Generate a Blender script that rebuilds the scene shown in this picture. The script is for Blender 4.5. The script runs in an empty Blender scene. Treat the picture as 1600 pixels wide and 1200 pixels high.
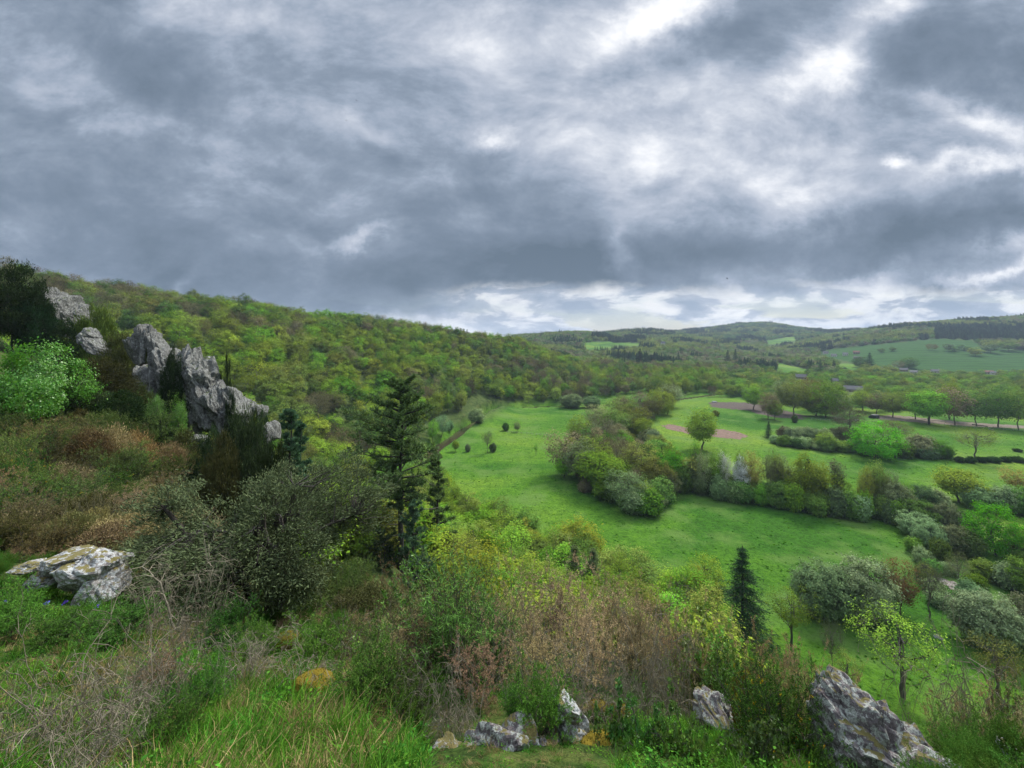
import bpy, math, random
import numpy as np
from mathutils import Vector
rng = np.random.default_rng(7)
random.seed(7)
scene = bpy.context.scene
COL = scene.collection
DENO = True
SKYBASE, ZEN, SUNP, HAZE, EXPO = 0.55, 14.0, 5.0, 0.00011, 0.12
F, HX, HY, EYE = 640.0, 800.0, 532.0, 60.0      # focal length in px, principal column, horizon row, eye height

# ------------------------------------------------------------------ noise
def _h(ix, iy, iz, s):
    n = (ix.astype(np.int64)*374761393 + iy.astype(np.int64)*668265263 + iz.astype(np.int64)*2147483647 + s*1274126177) & 0xffffffff
    n = ((n ^ (n >> 13)) * 1274126177) & 0xffffffff
    n = ((n ^ (n >> 16)) * 2246822519) & 0xffffffff
    return ((n ^ (n >> 15)) & 0xffffff) / float(0xffffff)
def noise3(x, y, z, s=0):
    x, y, z = np.broadcast_arrays(np.asarray(x, float), np.asarray(y, float), np.asarray(z, float))
    fx, fy, fz = np.floor(x), np.floor(y), np.floor(z)
    tx, ty, tz = x-fx, y-fy, z-fz
    tx, ty, tz = [t*t*(3-2*t) for t in (tx, ty, tz)]
    r = 0
    for a in (0, 1):
        wa = tx if a else 1-tx
        for b in (0, 1):
            wb = ty if b else 1-ty
            for c in (0, 1):
                wc = tz if c else 1-tz
                r = r + wa*wb*wc*_h(fx+a, fy+b, fz+c, s)
    return r*2-1
def fbm(x, y, z=0.0, o=4, s=0, g=0.5):
    r, a, f = 0, 1.0, 1.0
    for i in range(o):
        r = r + a*noise3(np.asarray(x)*f, np.asarray(y)*f, np.asarray(z)*f, s+i*17)
        a *= g; f *= 2.03
    return r

# ------------------------------------------------------------------ terrain heights
def gz(py, Y): return EYE-(py-HY)/F*Y
COLS = {
 -1100: [(0,58.2),(3,57.8),(8,57.6),(22,60),(45,66),(75,75),(110,72),(200,100),(300,118),(600,118),(3000,110)],
 -500: [(0,58.2),(3,57.2),(8,56.6),(22,57),(45,61),(75,69),(110,60),(200,92),(300,114),(600,114),(3000,100)],
 0:   [(0,58.2),(2,57.4),(3.2,56.66),(5,gz(1065,5)),(8,gz(935,8)),(14,gz(835,14)),(22,gz(745,22)),(32,gz(665,32)),(45,gz(600,45)),(60,60),(75,61),(95,35),(115,8),(150,30),(200,68),(260,99),(330,106),(500,104),(3000,90)],
 200: [(0,58.2),(2,57.4),(3.2,56.66),(5,gz(1075,5)),(8,gz(962,8)),(14,gz(865,14)),(22,gz(790,22)),(32,gz(715,32)),(42,gz(668,42)),(52,50),(62,40),(85,15),(105,1),(130,8),(200,45),(260,74),(330,91),(420,95),(600,92),(3000,80)],
 400: [(0,58.2),(2,57.3),(3.2,56.6),(5,gz(1080,5)),(8,gz(1000,8)),(12,gz(965,12)),(16,50.4),(25,42.5),(33,40),(42,33),(70,14),(90,2),(105,0),(125,4),(160,16),(230,40),(310,67),(400,87),(500,88),(700,85),(3000,80)],
 600: [(0,58.2),(2,57.3),(3.2,56.6),(5,gz(1090,5)),(7,gz(1040,7)),(10,gz(995,10)),(14,gz(970,14)),(20,44),(35,34),(60,28.3),(90,14),(130,2),(160,0),(185,1),(260,18),(340,42),(420,62),(480,73),(600,75),(900,60),(3000,60)],
 700: [(0,58.2),(2,57.3),(3.2,56.6),(5,gz(1095,5)),(7,gz(1050,7)),(10,gz(1000,10)),(14,49.8),(20,42),(35,30),(60,18),(90,8),(125,1),(145,0),(250,0),(275,3),(380,34),(460,56),(520,63.5),(650,63),(1000,45),(3000,60)],
 800: [(0,58.2),(2,57.3),(3.2,56.6),(5,gz(1100,5)),(7,gz(1060,7)),(9,gz(1010,9)),(12,gz(990,12)),(16,46),(25,36),(40,24),(60,13),(90,3.5),(112,0),(378,0),(430,13),(500,37),(560,54),(700,56),(900,45),(1500,70),(3000,70)],
 900: [(0,58.2),(2,57.3),(3.2,56.6),(5,gz(1110,5)),(7,gz(1070,7)),(9,gz(1030,9)),(12,50.5),(17,44),(27,33),(43,20),(63,8),(85,1),(98,0),(390,0),(430,4),(500,14),(580,22),(700,18),(850,10),(1000,20),(1300,58),(1500,82),(1800,82),(4000,90)],
 1000:[(0,58.2),(2,57.3),(3.5,gz(1180,3.5)),(5,gz(1120,5)),(7,gz(1090,7)),(9,gz(1062,9)),(13,48.5),(18,42),(30,29),(50,13),(70,3),(88,0),(455,0),(560,10),(700,10),(900,17),(1100,36),(1500,62),(2000,101),(2600,105),(5000,120)],
 1100:[(0,58.2),(2,57.3),(3.5,gz(1190,3.5)),(5,gz(1145,5)),(7,53.3),(9,51.5),(13,47),(18,40),(28,28.5),(46,13),(62,4),(78,0),(470,0),(600,8),(800,10),(1000,16),(1400,42),(1900,77),(2500,114),(3500,114),(5000,120)],
 1200:[(0,58.2),(2,57.3),(3.5,gz(1195,3.5)),(5,gz(1160,5)),(6.5,53.9),(8,52),(10,48.5),(15,41),(25,29),(40,14),(55,4),(68,0),(480,0),(600,4),(900,12),(1200,16),(1600,42),(2200,97),(2800,175),(3500,175),(5000,150)],
 1280:[(0,58.2),(2,57.3),(3.5,56.3),(5,54.9),(6.5,53),(8,51),(10,48),(15,40.5),(25,28),(40,13),(54,4),(66,0),(480,0),(620,4),(800,9),(1100,27),(1500,55),(2000,88),(2500,113),(3200,118),(5000,120)],
 1400:[(0,58.2),(2,57.3),(3.5,56.0),(5,54.4),(7,51.3),(9,48),(14,40),(24,27),(38,12),(52,3),(63,0),(520,0),(650,5),(760,10),(1000,45),(1100,60),(1300,88),(1500,112),(1800,115),(3000,110),(5000,120)],
 1600:[(0,58.2),(2,57.3),(3.5,gz(1198,3.5)),(5,54.6),(7,52),(9,49),(14,42),(24,30),(38,15),(54,4),(68,0),(520,0),(700,5),(780,12),(1000,48),(1100,68),(1300,110),(1500,146),(1800,150),(5000,150)],
 2200:[(0,58.2),(3.5,57),(7,54),(14,48),(24,37),(38,21),(54,8),(75,0),(500,0),(700,8),(1000,55),(1300,125),(1500,160),(5000,160)],
}
UT = np.linspace(-3.0, 2.4, 460)
YT = np.concatenate([[0.0], np.geomspace(0.5, 9000, 520)])
_ck = sorted(COLS); _cu = np.array([(k-HX)/F for k in _ck])
_tab = np.stack([np.interp(YT, [p[0] for p in COLS[k]], [p[1] for p in COLS[k]]) for k in _ck])
def _sm(a, n, ax):
    k = np.hanning(n+2)[1:-1]; k /= k.sum(); p = n//2
    pad = [(0,0),(0,0)]; pad[ax] = (p, p)
    b = np.pad(a, pad, mode='edge')
    return np.apply_along_axis(lambda v: np.convolve(v, k, mode='valid'), ax, b)
_tab = _sm(_tab, 9, 1)
TAB = np.stack([np.interp(UT, _cu, _tab[:, j]) for j in range(len(YT))], 1)
TAB = _sm(TAB, 13, 0)
RIVER = np.array([(-330,135),(-230,120),(-150,116),(-100,107),(-62,102),(-48,120),(-50,150),(-46,180),(-44.5,205),(-42,228),(-36,258),(-27,300),(-23,325),(-12,352),(8,368),(35,376),(58,381),(90,384),(130,392),(170,420),(230,460)], float)
def river_d(x, y):
    x = np.asarray(x, float); y = np.asarray(y, float); d = np.full(x.shape, 1e9)
    for (ax, ay), (bx, by) in zip(RIVER[:-1], RIVER[1:]):
        t = np.clip(((x-ax)*(bx-ax)+(y-ay)*(by-ay))/((bx-ax)**2+(by-ay)**2), 0, 1)
        d = np.minimum(d, np.hypot(x-ax-t*(bx-ax), y-ay-t*(by-ay)))
    return d
BUMPS = [(375, 1600, 45, 500, -13), (900, 2300, 75, 700, -16), (250, 1500, 120, 260, 7), (700, 2200, 150, 300, 10), (1500, 2550, 300, 420, 24), (1850, 2500, 110, 700, -14)]
def height(x, y):
    x = np.asarray(x, float); y = np.asarray(y, float)
    r = np.hypot(x, y); a = np.arctan2(x, y)
    al, ar = math.atan(-2.9), math.atan(2.3)
    back = np.clip((np.abs(a)-math.radians(66))/math.radians(60), 0, 1)
    ac = np.clip(a, al, ar)
    u = np.tan(ac); Y = r*np.cos(ac)
    fu = np.clip((u-UT[0])/(UT[1]-UT[0]), 0, len(UT)-1.001)
    j = np.clip(np.searchsorted(YT, Y, side='right')-1, 0, len(YT)-2)
    ty = np.clip((Y-YT[j])/(YT[j+1]-YT[j]), 0, 1)
    i = fu.astype(int); tu = fu-i
    z = (TAB[i, j]*(1-tu)+TAB[i+1, j]*tu)*(1-ty)+(TAB[i, j+1]*(1-tu)+TAB[i+1, j+1]*tu)*ty
    z = z*(1-back)+(58.2+4*np.tanh(r/60))*back
    hill = np.clip((z-1.5)/8, 0, 1)*np.clip((r-14)/40, 0, 1)
    z = z+hill*(fbm(x/46, y/46, 0, 3, 3)*2.0+fbm(x/190, y/190, 0, 2, 9)*3.0*np.clip((r-300)/500, 0, 1))
    near = np.clip(1-r/40, 0, 1)*np.clip(r/2.5, 0, 1)
    z = z+near*(fbm(x/1.9, y/1.9, 0, 4, 5)*0.13)
    z = z+(1-hill)*np.clip((r-60)/30, 0, 1)*fbm(x/28, y/28, 0, 2, 21)*0.12
    for (bx, by, rx, ry, hh) in BUMPS: z = z+hh*np.exp(-((x-bx)/rx)**2-((y-by)/ry)**2)
    rd = river_d(x, y)
    z = np.where(rd < 40, z-1.5*np.clip((4.8-rd)/2, 0, 1), z)
    z = np.where(rd < 4.2, np.minimum(z, -1.3), z)
    return z
def H1(x, y): return float(height(np.array([x]), np.array([y]))[0])
def hit(px, py, ymin=1.5, ymax=6000):
    Y = np.geomspace(ymin, ymax, 1400); X = (px-HX)/F*Y
    d = height(X, Y)-gz(py, Y)
    k = np.where((d[1:] >= 0) & (d[:-1] < 0))[0]
    if len(k) == 0: k = [int(np.argmin(np.abs(d/Y)))]
    k = k[0]; t = 0 if d[min(k+1, 1399)] == d[k] else np.clip(-d[k]/(d[k+1]-d[k]), 0, 1)
    y = Y[k]+t*(Y[min(k+1, 1399)]-Y[k]); return ((px-HX)/F*y, float(y), H1((px-HX)/F*y, y))
def proj(x, y, z): return HX+F*x/y, HY+F*(EYE-z)/y
def inpoly(px, py, poly):
    px = np.asarray(px, float); py = np.asarray(py, float); r = np.zeros(px.shape, bool)
    n = len(poly)
    for i in range(n):
        (x1, y1), (x2, y2) = poly[i], poly[(i+1) % n]
        if y1 == y2: continue
        c = ((y1 > py) != (y2 > py)) & (px < (x2-x1)*(py-y1)/(y2-y1)+x1)
        r ^= c
    return r

# ------------------------------------------------------------------ mesh helpers
class MB:
    def __init__(s): s.v = []; s.q = []; s.t = []; s.n = 0; s.m = []
    def add(s, v, q=None, t=None):
        v = np.asarray(v, float).reshape(-1, 3)
        if q is not None and len(q): s.q.append(np.asarray(q, int).reshape(-1, 4)+s.n)
        if t is not None and len(t): s.t.append(np.asarray(t, int).reshape(-1, 3)+s.n)
        s.v.append(v); s.n += len(v); return s
    def mesh(s, name, mat, smooth=False):
        v = np.concatenate(s.v) if s.v else np.zeros((0, 3))
        q = np.concatenate(s.q) if s.q else np.zeros((0, 4), int)
        t = np.concatenate(s.t) if s.t else np.zeros((0, 3), int)
        me = bpy.data.meshes.new(name)
        me.vertices.add(len(v)); me.vertices.foreach_set('co', v.astype(np.float32).ravel())
        idx = np.concatenate([q.ravel(), t.ravel()]).astype(np.int32)
        me.loops.add(len(idx)); me.loops.foreach_set('vertex_index', idx)
        tot = np.concatenate([np.full(len(q), 4), np.full(len(t), 3)]).astype(np.int32)
        st = np.concatenate([[0], np.cumsum(tot)[:-1]]).astype(np.int32) if len(tot) else tot
        me.polygons.add(len(tot)); me.polygons.foreach_set('loop_start', st)
        me.polygons.foreach_set('use_smooth', np.full(len(tot), smooth))
        me.update(calc_edges=True)
        if mat: me.materials.append(mat)
        return me
def norm(a): return a/np.maximum(np.linalg.norm(a, axis=-1, keepdims=True), 1e-9)
def rdir(n): return norm(rng.normal(size=(n, 3)))
def leaves(mb, c, n, size, aspect=0.6, jit=0.35, fold=0.0):
    """rhombic leaf faces at centres c with normals near n"""
    N = len(c); nn = norm(n); a = norm(np.cross(nn, rdir(N))); b = np.cross(nn, a)
    s = size*(1+jit*rng.normal(size=(N, 1))).clip(0.4, 1.9)
    L, W = a*s*0.5, b*s*0.5*aspect
    v = np.stack([c-L, c+W*1.0, c+L, c-W*1.0], 1)
    if fold: v[:, 0] -= nn*s*fold; v[:, 2] -= nn*s*fold
    mb.add(v.reshape(-1, 3), np.arange(4*N).reshape(-1, 4))
def blades(mb, base, d, length, width):
    """tapered slivers from base in direction d"""
    N = len(base); d = norm(d); w = norm(np.cross(d, rdir(N)))*np.asarray(width).reshape(-1, 1)*0.5
    tip = base+d*np.asarray(length).reshape(-1, 1); mid = base+(tip-base)*0.5
    v = np.stack([base, mid+w, tip, mid-w], 1)
    mb.add(v.reshape(-1, 3), np.arange(4*N).reshape(-1, 4))
def tubes(mb, P, R, k=3):
    """P (N,K,3) polylines, R (N,K) radii"""
    N, K, _ = P.shape
    if N == 0: return
    T = norm(np.gradient(P, axis=1)); ref = norm(np.cross(T[:, K//2], rdir(N)))[:, None, :]
    A = norm(ref-T*(ref*T).sum(-1, keepdims=True)); B = np.cross(T, A)
    an = np.arange(k)*2*math.pi/k
    ring = P[:, :, None, :]+R[:, :, None, None]*(A[:, :, None, :]*np.cos(an)[None, None, :, None]+B[:, :, None, :]*np.sin(an)[None, None, :, None])
    v = ring.reshape(-1, 3)
    i = np.arange(N)[:, None, None]*K*k+np.arange(K-1)[None, :, None]*k+np.arange(k)[None, None, :]
    j = np.arange(N)[:, None, None]*K*k+np.arange(K-1)[None, :, None]*k+((np.arange(k)+1) % k)[None, None, :]
    q = np.stack([i, j, j+k, i+k], -1).reshape(-1, 4)
    mb.add(v, q)
def paths(S, D, L, K=5, droop=0.0, wig=0.08, up=0.0):
    """curved stems: start S, direction D, length L"""
    N = len(S); t = np.linspace(0, 1, K)[None, :, None]; L = np.asarray(L, float).reshape(-1, 1, 1)
    D = norm(D)[:, None, :]
    P = S[:, None, :]+D*L*t
    P = P+np.array([0, 0, 1.0])*L*(up-droop)*t**2
    w = np.cumsum(rng.normal(size=(N, K, 3)), axis=1)*wig*L/K
    w -= w[:, :1]
    return P+w
def link_paths(A, B, K=5, sag=0.15, wig=0.05):
    t = np.linspace(0, 1, K)[None, :, None]; d = (B-A)[:, None, :]
    L = np.linalg.norm(d, axis=-1, keepdims=True)
    P = A[:, None, :]+d*t+np.array([0, 0, 1.0])*L*sag*(-np.sin(t*math.pi))
    w = rng.normal(size=(len(A), K, 3))*wig*L*np.sin(t*math.pi)
    return P+w
def taper(N, K, r0, r1): return np.asarray(r0, float).reshape(-1, 1)*(1-np.linspace(0, 1, K)[None, :])+np.asarray(r1, float).reshape(-1, 1)*np.linspace(0, 1, K)[None, :]+np.zeros((N, K))

# ------------------------------------------------------------------ materials
def nt(name):
    m = bpy.data.materials.new(name); m.use_nodes = True; m.node_tree.nodes.clear()
    return m, m.node_tree.nodes, m.node_tree.links
def N(ns, typ, **kw):
    n = ns.new(typ)
    for k, v in kw.items():
        if k.startswith('i_'):
            key = k[2:]; key = int(key) if key.isdigit() else key.replace('_', ' ')
            n.inputs[key].default_value = v
        else: setattr(n, k, v)
    return n
def ramp(ns, stops, interp='LINEAR'):
    r = ns.new('ShaderNodeValToRGB'); r.color_ramp.interpolation = interp
    el = r.color_ramp.elements
    while len(el) < len(stops): el.new(0.5)
    for e, (p, c) in zip(el, stops):
        e.position = p; e.color = (*c, 1) if len(c) == 3 else c
    return r
def mixc(ns, ls, f, a, b, bt='MIX'):
    n = ns.new('ShaderNodeMix'); n.data_type = 'RGBA'; n.blend_type = bt; n.clamp_factor = True
    for s, v in ((n.inputs[0], f), (n.inputs[6], a), (n.inputs[7], b)):
        if hasattr(v, 'is_output') or isinstance(v, bpy.types.NodeSocket): ls.new(v, s)
        elif isinstance(v, (int, float)): s.default_value = v
        else: s.default_value = (*v, 1)
    return n.outputs[2]
def math_(ns, ls, op, a, b=None, c=None, clamp=False):
    n = ns.new('ShaderNodeMath'); n.operation = op; n.use_clamp = clamp
    for s, v in zip(n.inputs, (a, b, c)):
        if v is None: continue
        if isinstance(v, bpy.types.NodeSocket): ls.new(v, s)
        else: s.default_value = v
    return n.outputs[0]
def noise_n(ns, ls, vec, scale, detail=4, rough=0.5, dist=0.0):
    n = ns.new('ShaderNodeTexNoise'); n.inputs['Scale'].default_value = scale
    n.inputs['Detail'].default_value = detail; n.inputs['Roughness'].default_value = rough
    n.inputs['Distortion'].default_value = dist
    if vec is not None: ls.new(vec, n.inputs['Vector'])
    return n
def foliage_mat(name, transl=0.3, var=0.35, gloss=0.0):
    m, ns, ls = nt(name)
    oi = ns.new('ShaderNodeObjectInfo'); ge = ns.new('ShaderNodeNewGeometry')
    hs = ns.new('ShaderNodeHueSaturation'); ls.new(oi.outputs['Color'], hs.inputs['Color'])
    v = math_(ns, ls, 'MULTIPLY_ADD', ge.outputs['Random Per Island'], var*2, 1-var)
    r2 = math_(ns, ls, 'MULTIPLY_ADD', oi.outputs['Random'], 0.7, 0.6)
    ls.new(math_(ns, ls, 'MULTIPLY', v, r2), hs.inputs['Value'])
    r3 = math_(ns, ls, 'FRACT', math_(ns, ls, 'MULTIPLY', oi.outputs['Random'], 7.31))
    r4 = math_(ns, ls, 'FRACT', math_(ns, ls, 'MULTIPLY', ge.outputs['Random Per Island'], 13.7))
    h = math_(ns, ls, 'ADD', math_(ns, ls, 'MULTIPLY_ADD', r3, 0.03, 0.470), math_(ns, ls, 'MULTIPLY', r4, 0.03))
    ls.new(h, hs.inputs['Hue'])
    di = ns.new('ShaderNodeBsdfDiffuse'); tr = ns.new('ShaderNodeBsdfTranslucent')
    ls.new(hs.outputs[0], di.inputs['Color']); ls.new(hs.outputs[0], tr.inputs['Color'])
    mx = ns.new('ShaderNodeMixShader'); mx.inputs[0].default_value = transl
    ls.new(di.outputs[0], mx.inputs[1]); ls.new(tr.outputs[0], mx.inputs[2])
    out = mx.outputs[0]
    if gloss:
        gl = ns.new('ShaderNodeBsdfGlossy'); gl.inputs['Roughness'].default_value = 0.45; gl.inputs['Color'].default_value = (1, 1, 1, 1)
        m2 = ns.new('ShaderNodeMixShader'); m2.inputs[0].default_value = gloss
        ls.new(out, m2.inputs[1]); ls.new(gl.outputs[0], m2.inputs[2]); out = m2.outputs[0]
    o = ns.new('ShaderNodeOutputMaterial'); ls.new(out, o.inputs[0])
    return m
def bark_mat(name, c1, c2, scale=6):
    m, ns, ls = nt(name)
    tc = ns.new('ShaderNodeTexCoord'); mp = ns.new('ShaderNodeMapping'); mp.inputs['Scale'].default_value = (1, 1, 0.3)
    ls.new(tc.outputs['Object'], mp.inputs[0])
    n = noise_n(ns, ls, mp.outputs[0], scale, 6, 0.65)
    r = ramp(ns, [(0.3, c1), (0.68, c2)]); ls.new(n.outputs[0], r.inputs[0])
    b = ns.new('ShaderNodeBsdfPrincipled'); b.inputs['Roughness'].default_value = 0.9
    ls.new(r.outputs[0], b.inputs['Base Color'])
    bp = ns.new('ShaderNodeBump'); bp.inputs['Strength'].default_value = 0.6; bp.inputs['Distance'].default_value = 0.02
    ls.new(n.outputs[0], bp.inputs['Height']); ls.new(bp.outputs[0], b.inputs['Normal'])
    o = ns.new('ShaderNodeOutputMaterial'); ls.new(b.outputs[0], o.inputs[0]); return m
def simple_mat(name, c, rough=0.8, c2=None, scale=8, metal=0):
    m, ns, ls = nt(name); b = ns.new('ShaderNodeBsdfPrincipled'); b.inputs['Roughness'].default_value = rough
    b.inputs['Metallic'].default_value = metal
    tc = ns.new('ShaderNodeTexCoord'); n = noise_n(ns, ls, tc.outputs['Object'], scale, 5, 0.6)
    c2 = c2 or tuple(x*0.7 for x in c)
    r = ramp(ns, [(0.35, c2), (0.65, c)]); ls.new(n.outputs[0], r.inputs[0]); ls.new(r.outputs[0], b.inputs['Base Color'])
    o = ns.new('ShaderNodeOutputMaterial'); ls.new(b.outputs[0], o.inputs[0]); return m
def rock_mat(name, base, dark, lichen, s=1.0, lich=0.5, moss=(0.10, 0.085, 0.015), mossamt=0.5, strata=(1, 1, 1)):
    m, ns, ls = nt(name)
    tc = ns.new('ShaderNodeTexCoord'); mp = ns.new('ShaderNodeMapping'); mp.inputs['Scale'].default_value = strata
    ls.new(tc.outputs['Object'], mp.inputs[0])
    n1 = noise_n(ns, ls, mp.outputs[0], 1.7*s, 9, 0.65, 0.6)
    n2 = noise_n(ns, ls, tc.outputs['Object'], 5.0*s, 8, 0.7, 0.3)
    n3 = noise_n(ns, ls, mp.outputs[0], 16*s, 6, 0.7)
    r1 = ramp(ns, [(0.33, dark), (0.45, tuple((a+b)/2 for a, b in zip(base, dark))), (0.6, base)]); ls.new(n1.outputs[0], r1.inputs[0])
    rl = ramp(ns, [(0.56-0.12*lich, (0, 0, 0)), (0.60-0.10*lich, (1, 1, 1))]); ls.new(n2.outputs[0], rl.inputs[0])
    c = mixc(ns, ls, math_(ns, ls, 'MULTIPLY', rl.outputs[0], 0.85), r1.outputs[0], lichen)
    r3 = ramp(ns, [(0.36, (0.35, 0.35, 0.35)), (0.55, (1, 1, 1))]); ls.new(n3.outputs[0], r3.inputs[0])
    c = mixc(ns, ls, 0.8, c, r3.outputs[0], 'MULTIPLY')
    ge = ns.new('ShaderNodeNewGeometry'); sp = ns.new('ShaderNodeSeparateXYZ'); ls.new(ge.outputs['Normal'], sp.inputs[0])
    mm = math_(ns, ls, 'ADD', math_(ns, ls, 'MULTIPLY', sp.outputs[2], 0.45), math_(ns, ls, 'MULTIPLY', noise_n(ns, ls, tc.outputs['Object'], 2.2*s, 6, 0.6).outputs[0], 1.0))
    rm = ramp(ns, [(0.92-0.22*mossamt, (0, 0, 0)), (0.97-0.22*mossamt, (1, 1, 1))]); ls.new(mm, rm.inputs[0])
    c = mixc(ns, ls, rm.outputs[0], c, moss)
    b = ns.new('ShaderNodeBsdfPrincipled'); b.inputs['Roughness'].default_value = 0.88
    ls.new(c, b.inputs['Base Color'])
    bp = ns.new('ShaderNodeBump'); bp.inputs['Strength'].default_value = 0.9; bp.inputs['Distance'].default_value = 0.06/s
    hh = math_(ns, ls, 'ADD', n1.outputs[0], math_(ns, ls, 'MULTIPLY', n3.outputs[0], 0.4))
    ls.new(hh, bp.inputs['Height']); ls.new(bp.outputs[0], b.inputs['Normal'])
    o = ns.new('ShaderNodeOutputMaterial'); ls.new(b.outputs[0], o.inputs[0]); return m

M_LEAF = foliage_mat('leaf', 0.25, 0.3)
M_NEEDLE = foliage_mat('needle', 0.12, 0.4)
M_DRY = foliage_mat('dry_twig', 0.15, 0.45)
M_NEARLEAF = foliage_mat('near_leaf', 0.35, 0.35, 0.03)
M_BARK = bark_mat('bark', (0.035, 0.03, 0.022), (0.12, 0.105, 0.08))
M_BARKG = bark_mat('bark_grey', (0.075, 0.068, 0.048), (0.20, 0.185, 0.135))
M_BARKD = bark_mat('bark_dark', (0.015, 0.013, 0.010), (0.06, 0.05, 0.04))
M_TWIG = bark_mat('pale_twig', (0.11, 0.09, 0.06), (0.34, 0.295, 0.21), 9)
M_ROCK = rock_mat('grey_rock', (0.185, 0.185, 0.17), (0.025, 0.027, 0.022), (0.30, 0.31, 0.285), 0.8, 0.25, (0.045, 0.06, 0.015), 0.25, (2.6, 2.6, 0.8))
M_ROCKN = rock_mat('lichen_rock', (0.17, 0.145, 0.145), (0.04, 0.03, 0.03), (0.36, 0.38, 0.33), 3.2, 0.62, (0.10, 0.085, 0.02), 0.14, (1.6, 1, 1))
M_ROCKW = rock_mat('pale_lichen_rock', (0.30, 0.28, 0.26), (0.07, 0.06, 0.055), (0.48, 0.50, 0.49), 2.6, 0.75, (0.13, 0.11, 0.03), 0.22, (1, 1, 1.6))
M_WALL = simple_mat('pale_render', (0.62, 0.58, 0.52)); M_STONE = simple_mat('stone_wall', (0.30, 0.26, 0.21))
M_ROOF = simple_mat('slate_roof', (0.085, 0.088, 0.095)); M_ROOFR = simple_mat('clay_roof', (0.20, 0.085, 0.055))
M_GLASS = simple_mat('dark_glass', (0.03, 0.035, 0.04), 0.15); M_DOOR = simple_mat('door_wood', (0.14, 0.09, 0.05))
M_TARP = simple_mat('dark_sheeting', (0.018, 0.02, 0.026), 0.45, (0.03, 0.032, 0.04), 1.2)
M_WOODP = simple_mat('weathered_wood', (0.30, 0.27, 0.22), 0.85); M_METAL = simple_mat('galvanised_metal', (0.45, 0.46, 0.46), 0.5)
M_BIRD = simple_mat('dark_plumage', (0.02, 0.02, 0.022), 0.8)

# ------------------------------------------------------------------ objects
def mark(o, label=None, cat=None, group=None, kind=None):
    if label: o['label'] = label
    if cat: o['category'] = cat
    if group: o['group'] = group
    if kind: o['kind'] = kind
    return o
def obj(name, me, parent=None, color=None):
    o = bpy.data.objects.new(name, me); COL.objects.link(o)
    if parent is not None: o.parent = parent
    if color is not None: o.color = (*color, 1)
    return o
def empty(name, loc, rot=0, scale=(1, 1, 1)):
    o = bpy.data.objects.new(name, None); o.empty_display_size = 0.5; COL.objects.link(o)
    o.location = loc; o.rotation_euler = (0, 0, rot); o.scale = scale; return o

TINT = dict(yg=(0.215, 0.295, 0.032), fresh=(0.155, 0.3, 0.026), bright=(0.120, 0.340, 0.014), olive=(0.19, 0.24, 0.045),
            brown=(0.175, 0.155, 0.08), grey=(0.2, 0.24, 0.105), dark=(0.035, 0.080, 0.018), greygreen=(0.195, 0.29, 0.115),
            copper=(0.23, 0.175, 0.055), white=(0.42, 0.44, 0.38), conifer=(0.042, 0.09, 0.034), blue=(0.085, 0.16, 0.08),
            mid=(0.135, 0.23, 0.04), pine=(0.125, 0.185, 0.06), deep=(0.095, 0.18, 0.038))
WORD = dict(yg='yellow-green', fresh='fresh green', bright='bright green', olive='olive', brown='brownish', grey='grey-green', dark='dark green',
            greygreen='pale grey-green', copper='coppery brown', white='white-blossomed', conifer='dark evergreen', blue='blue-green', mid='mid-green', pine='sage green', deep='deep green')

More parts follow.
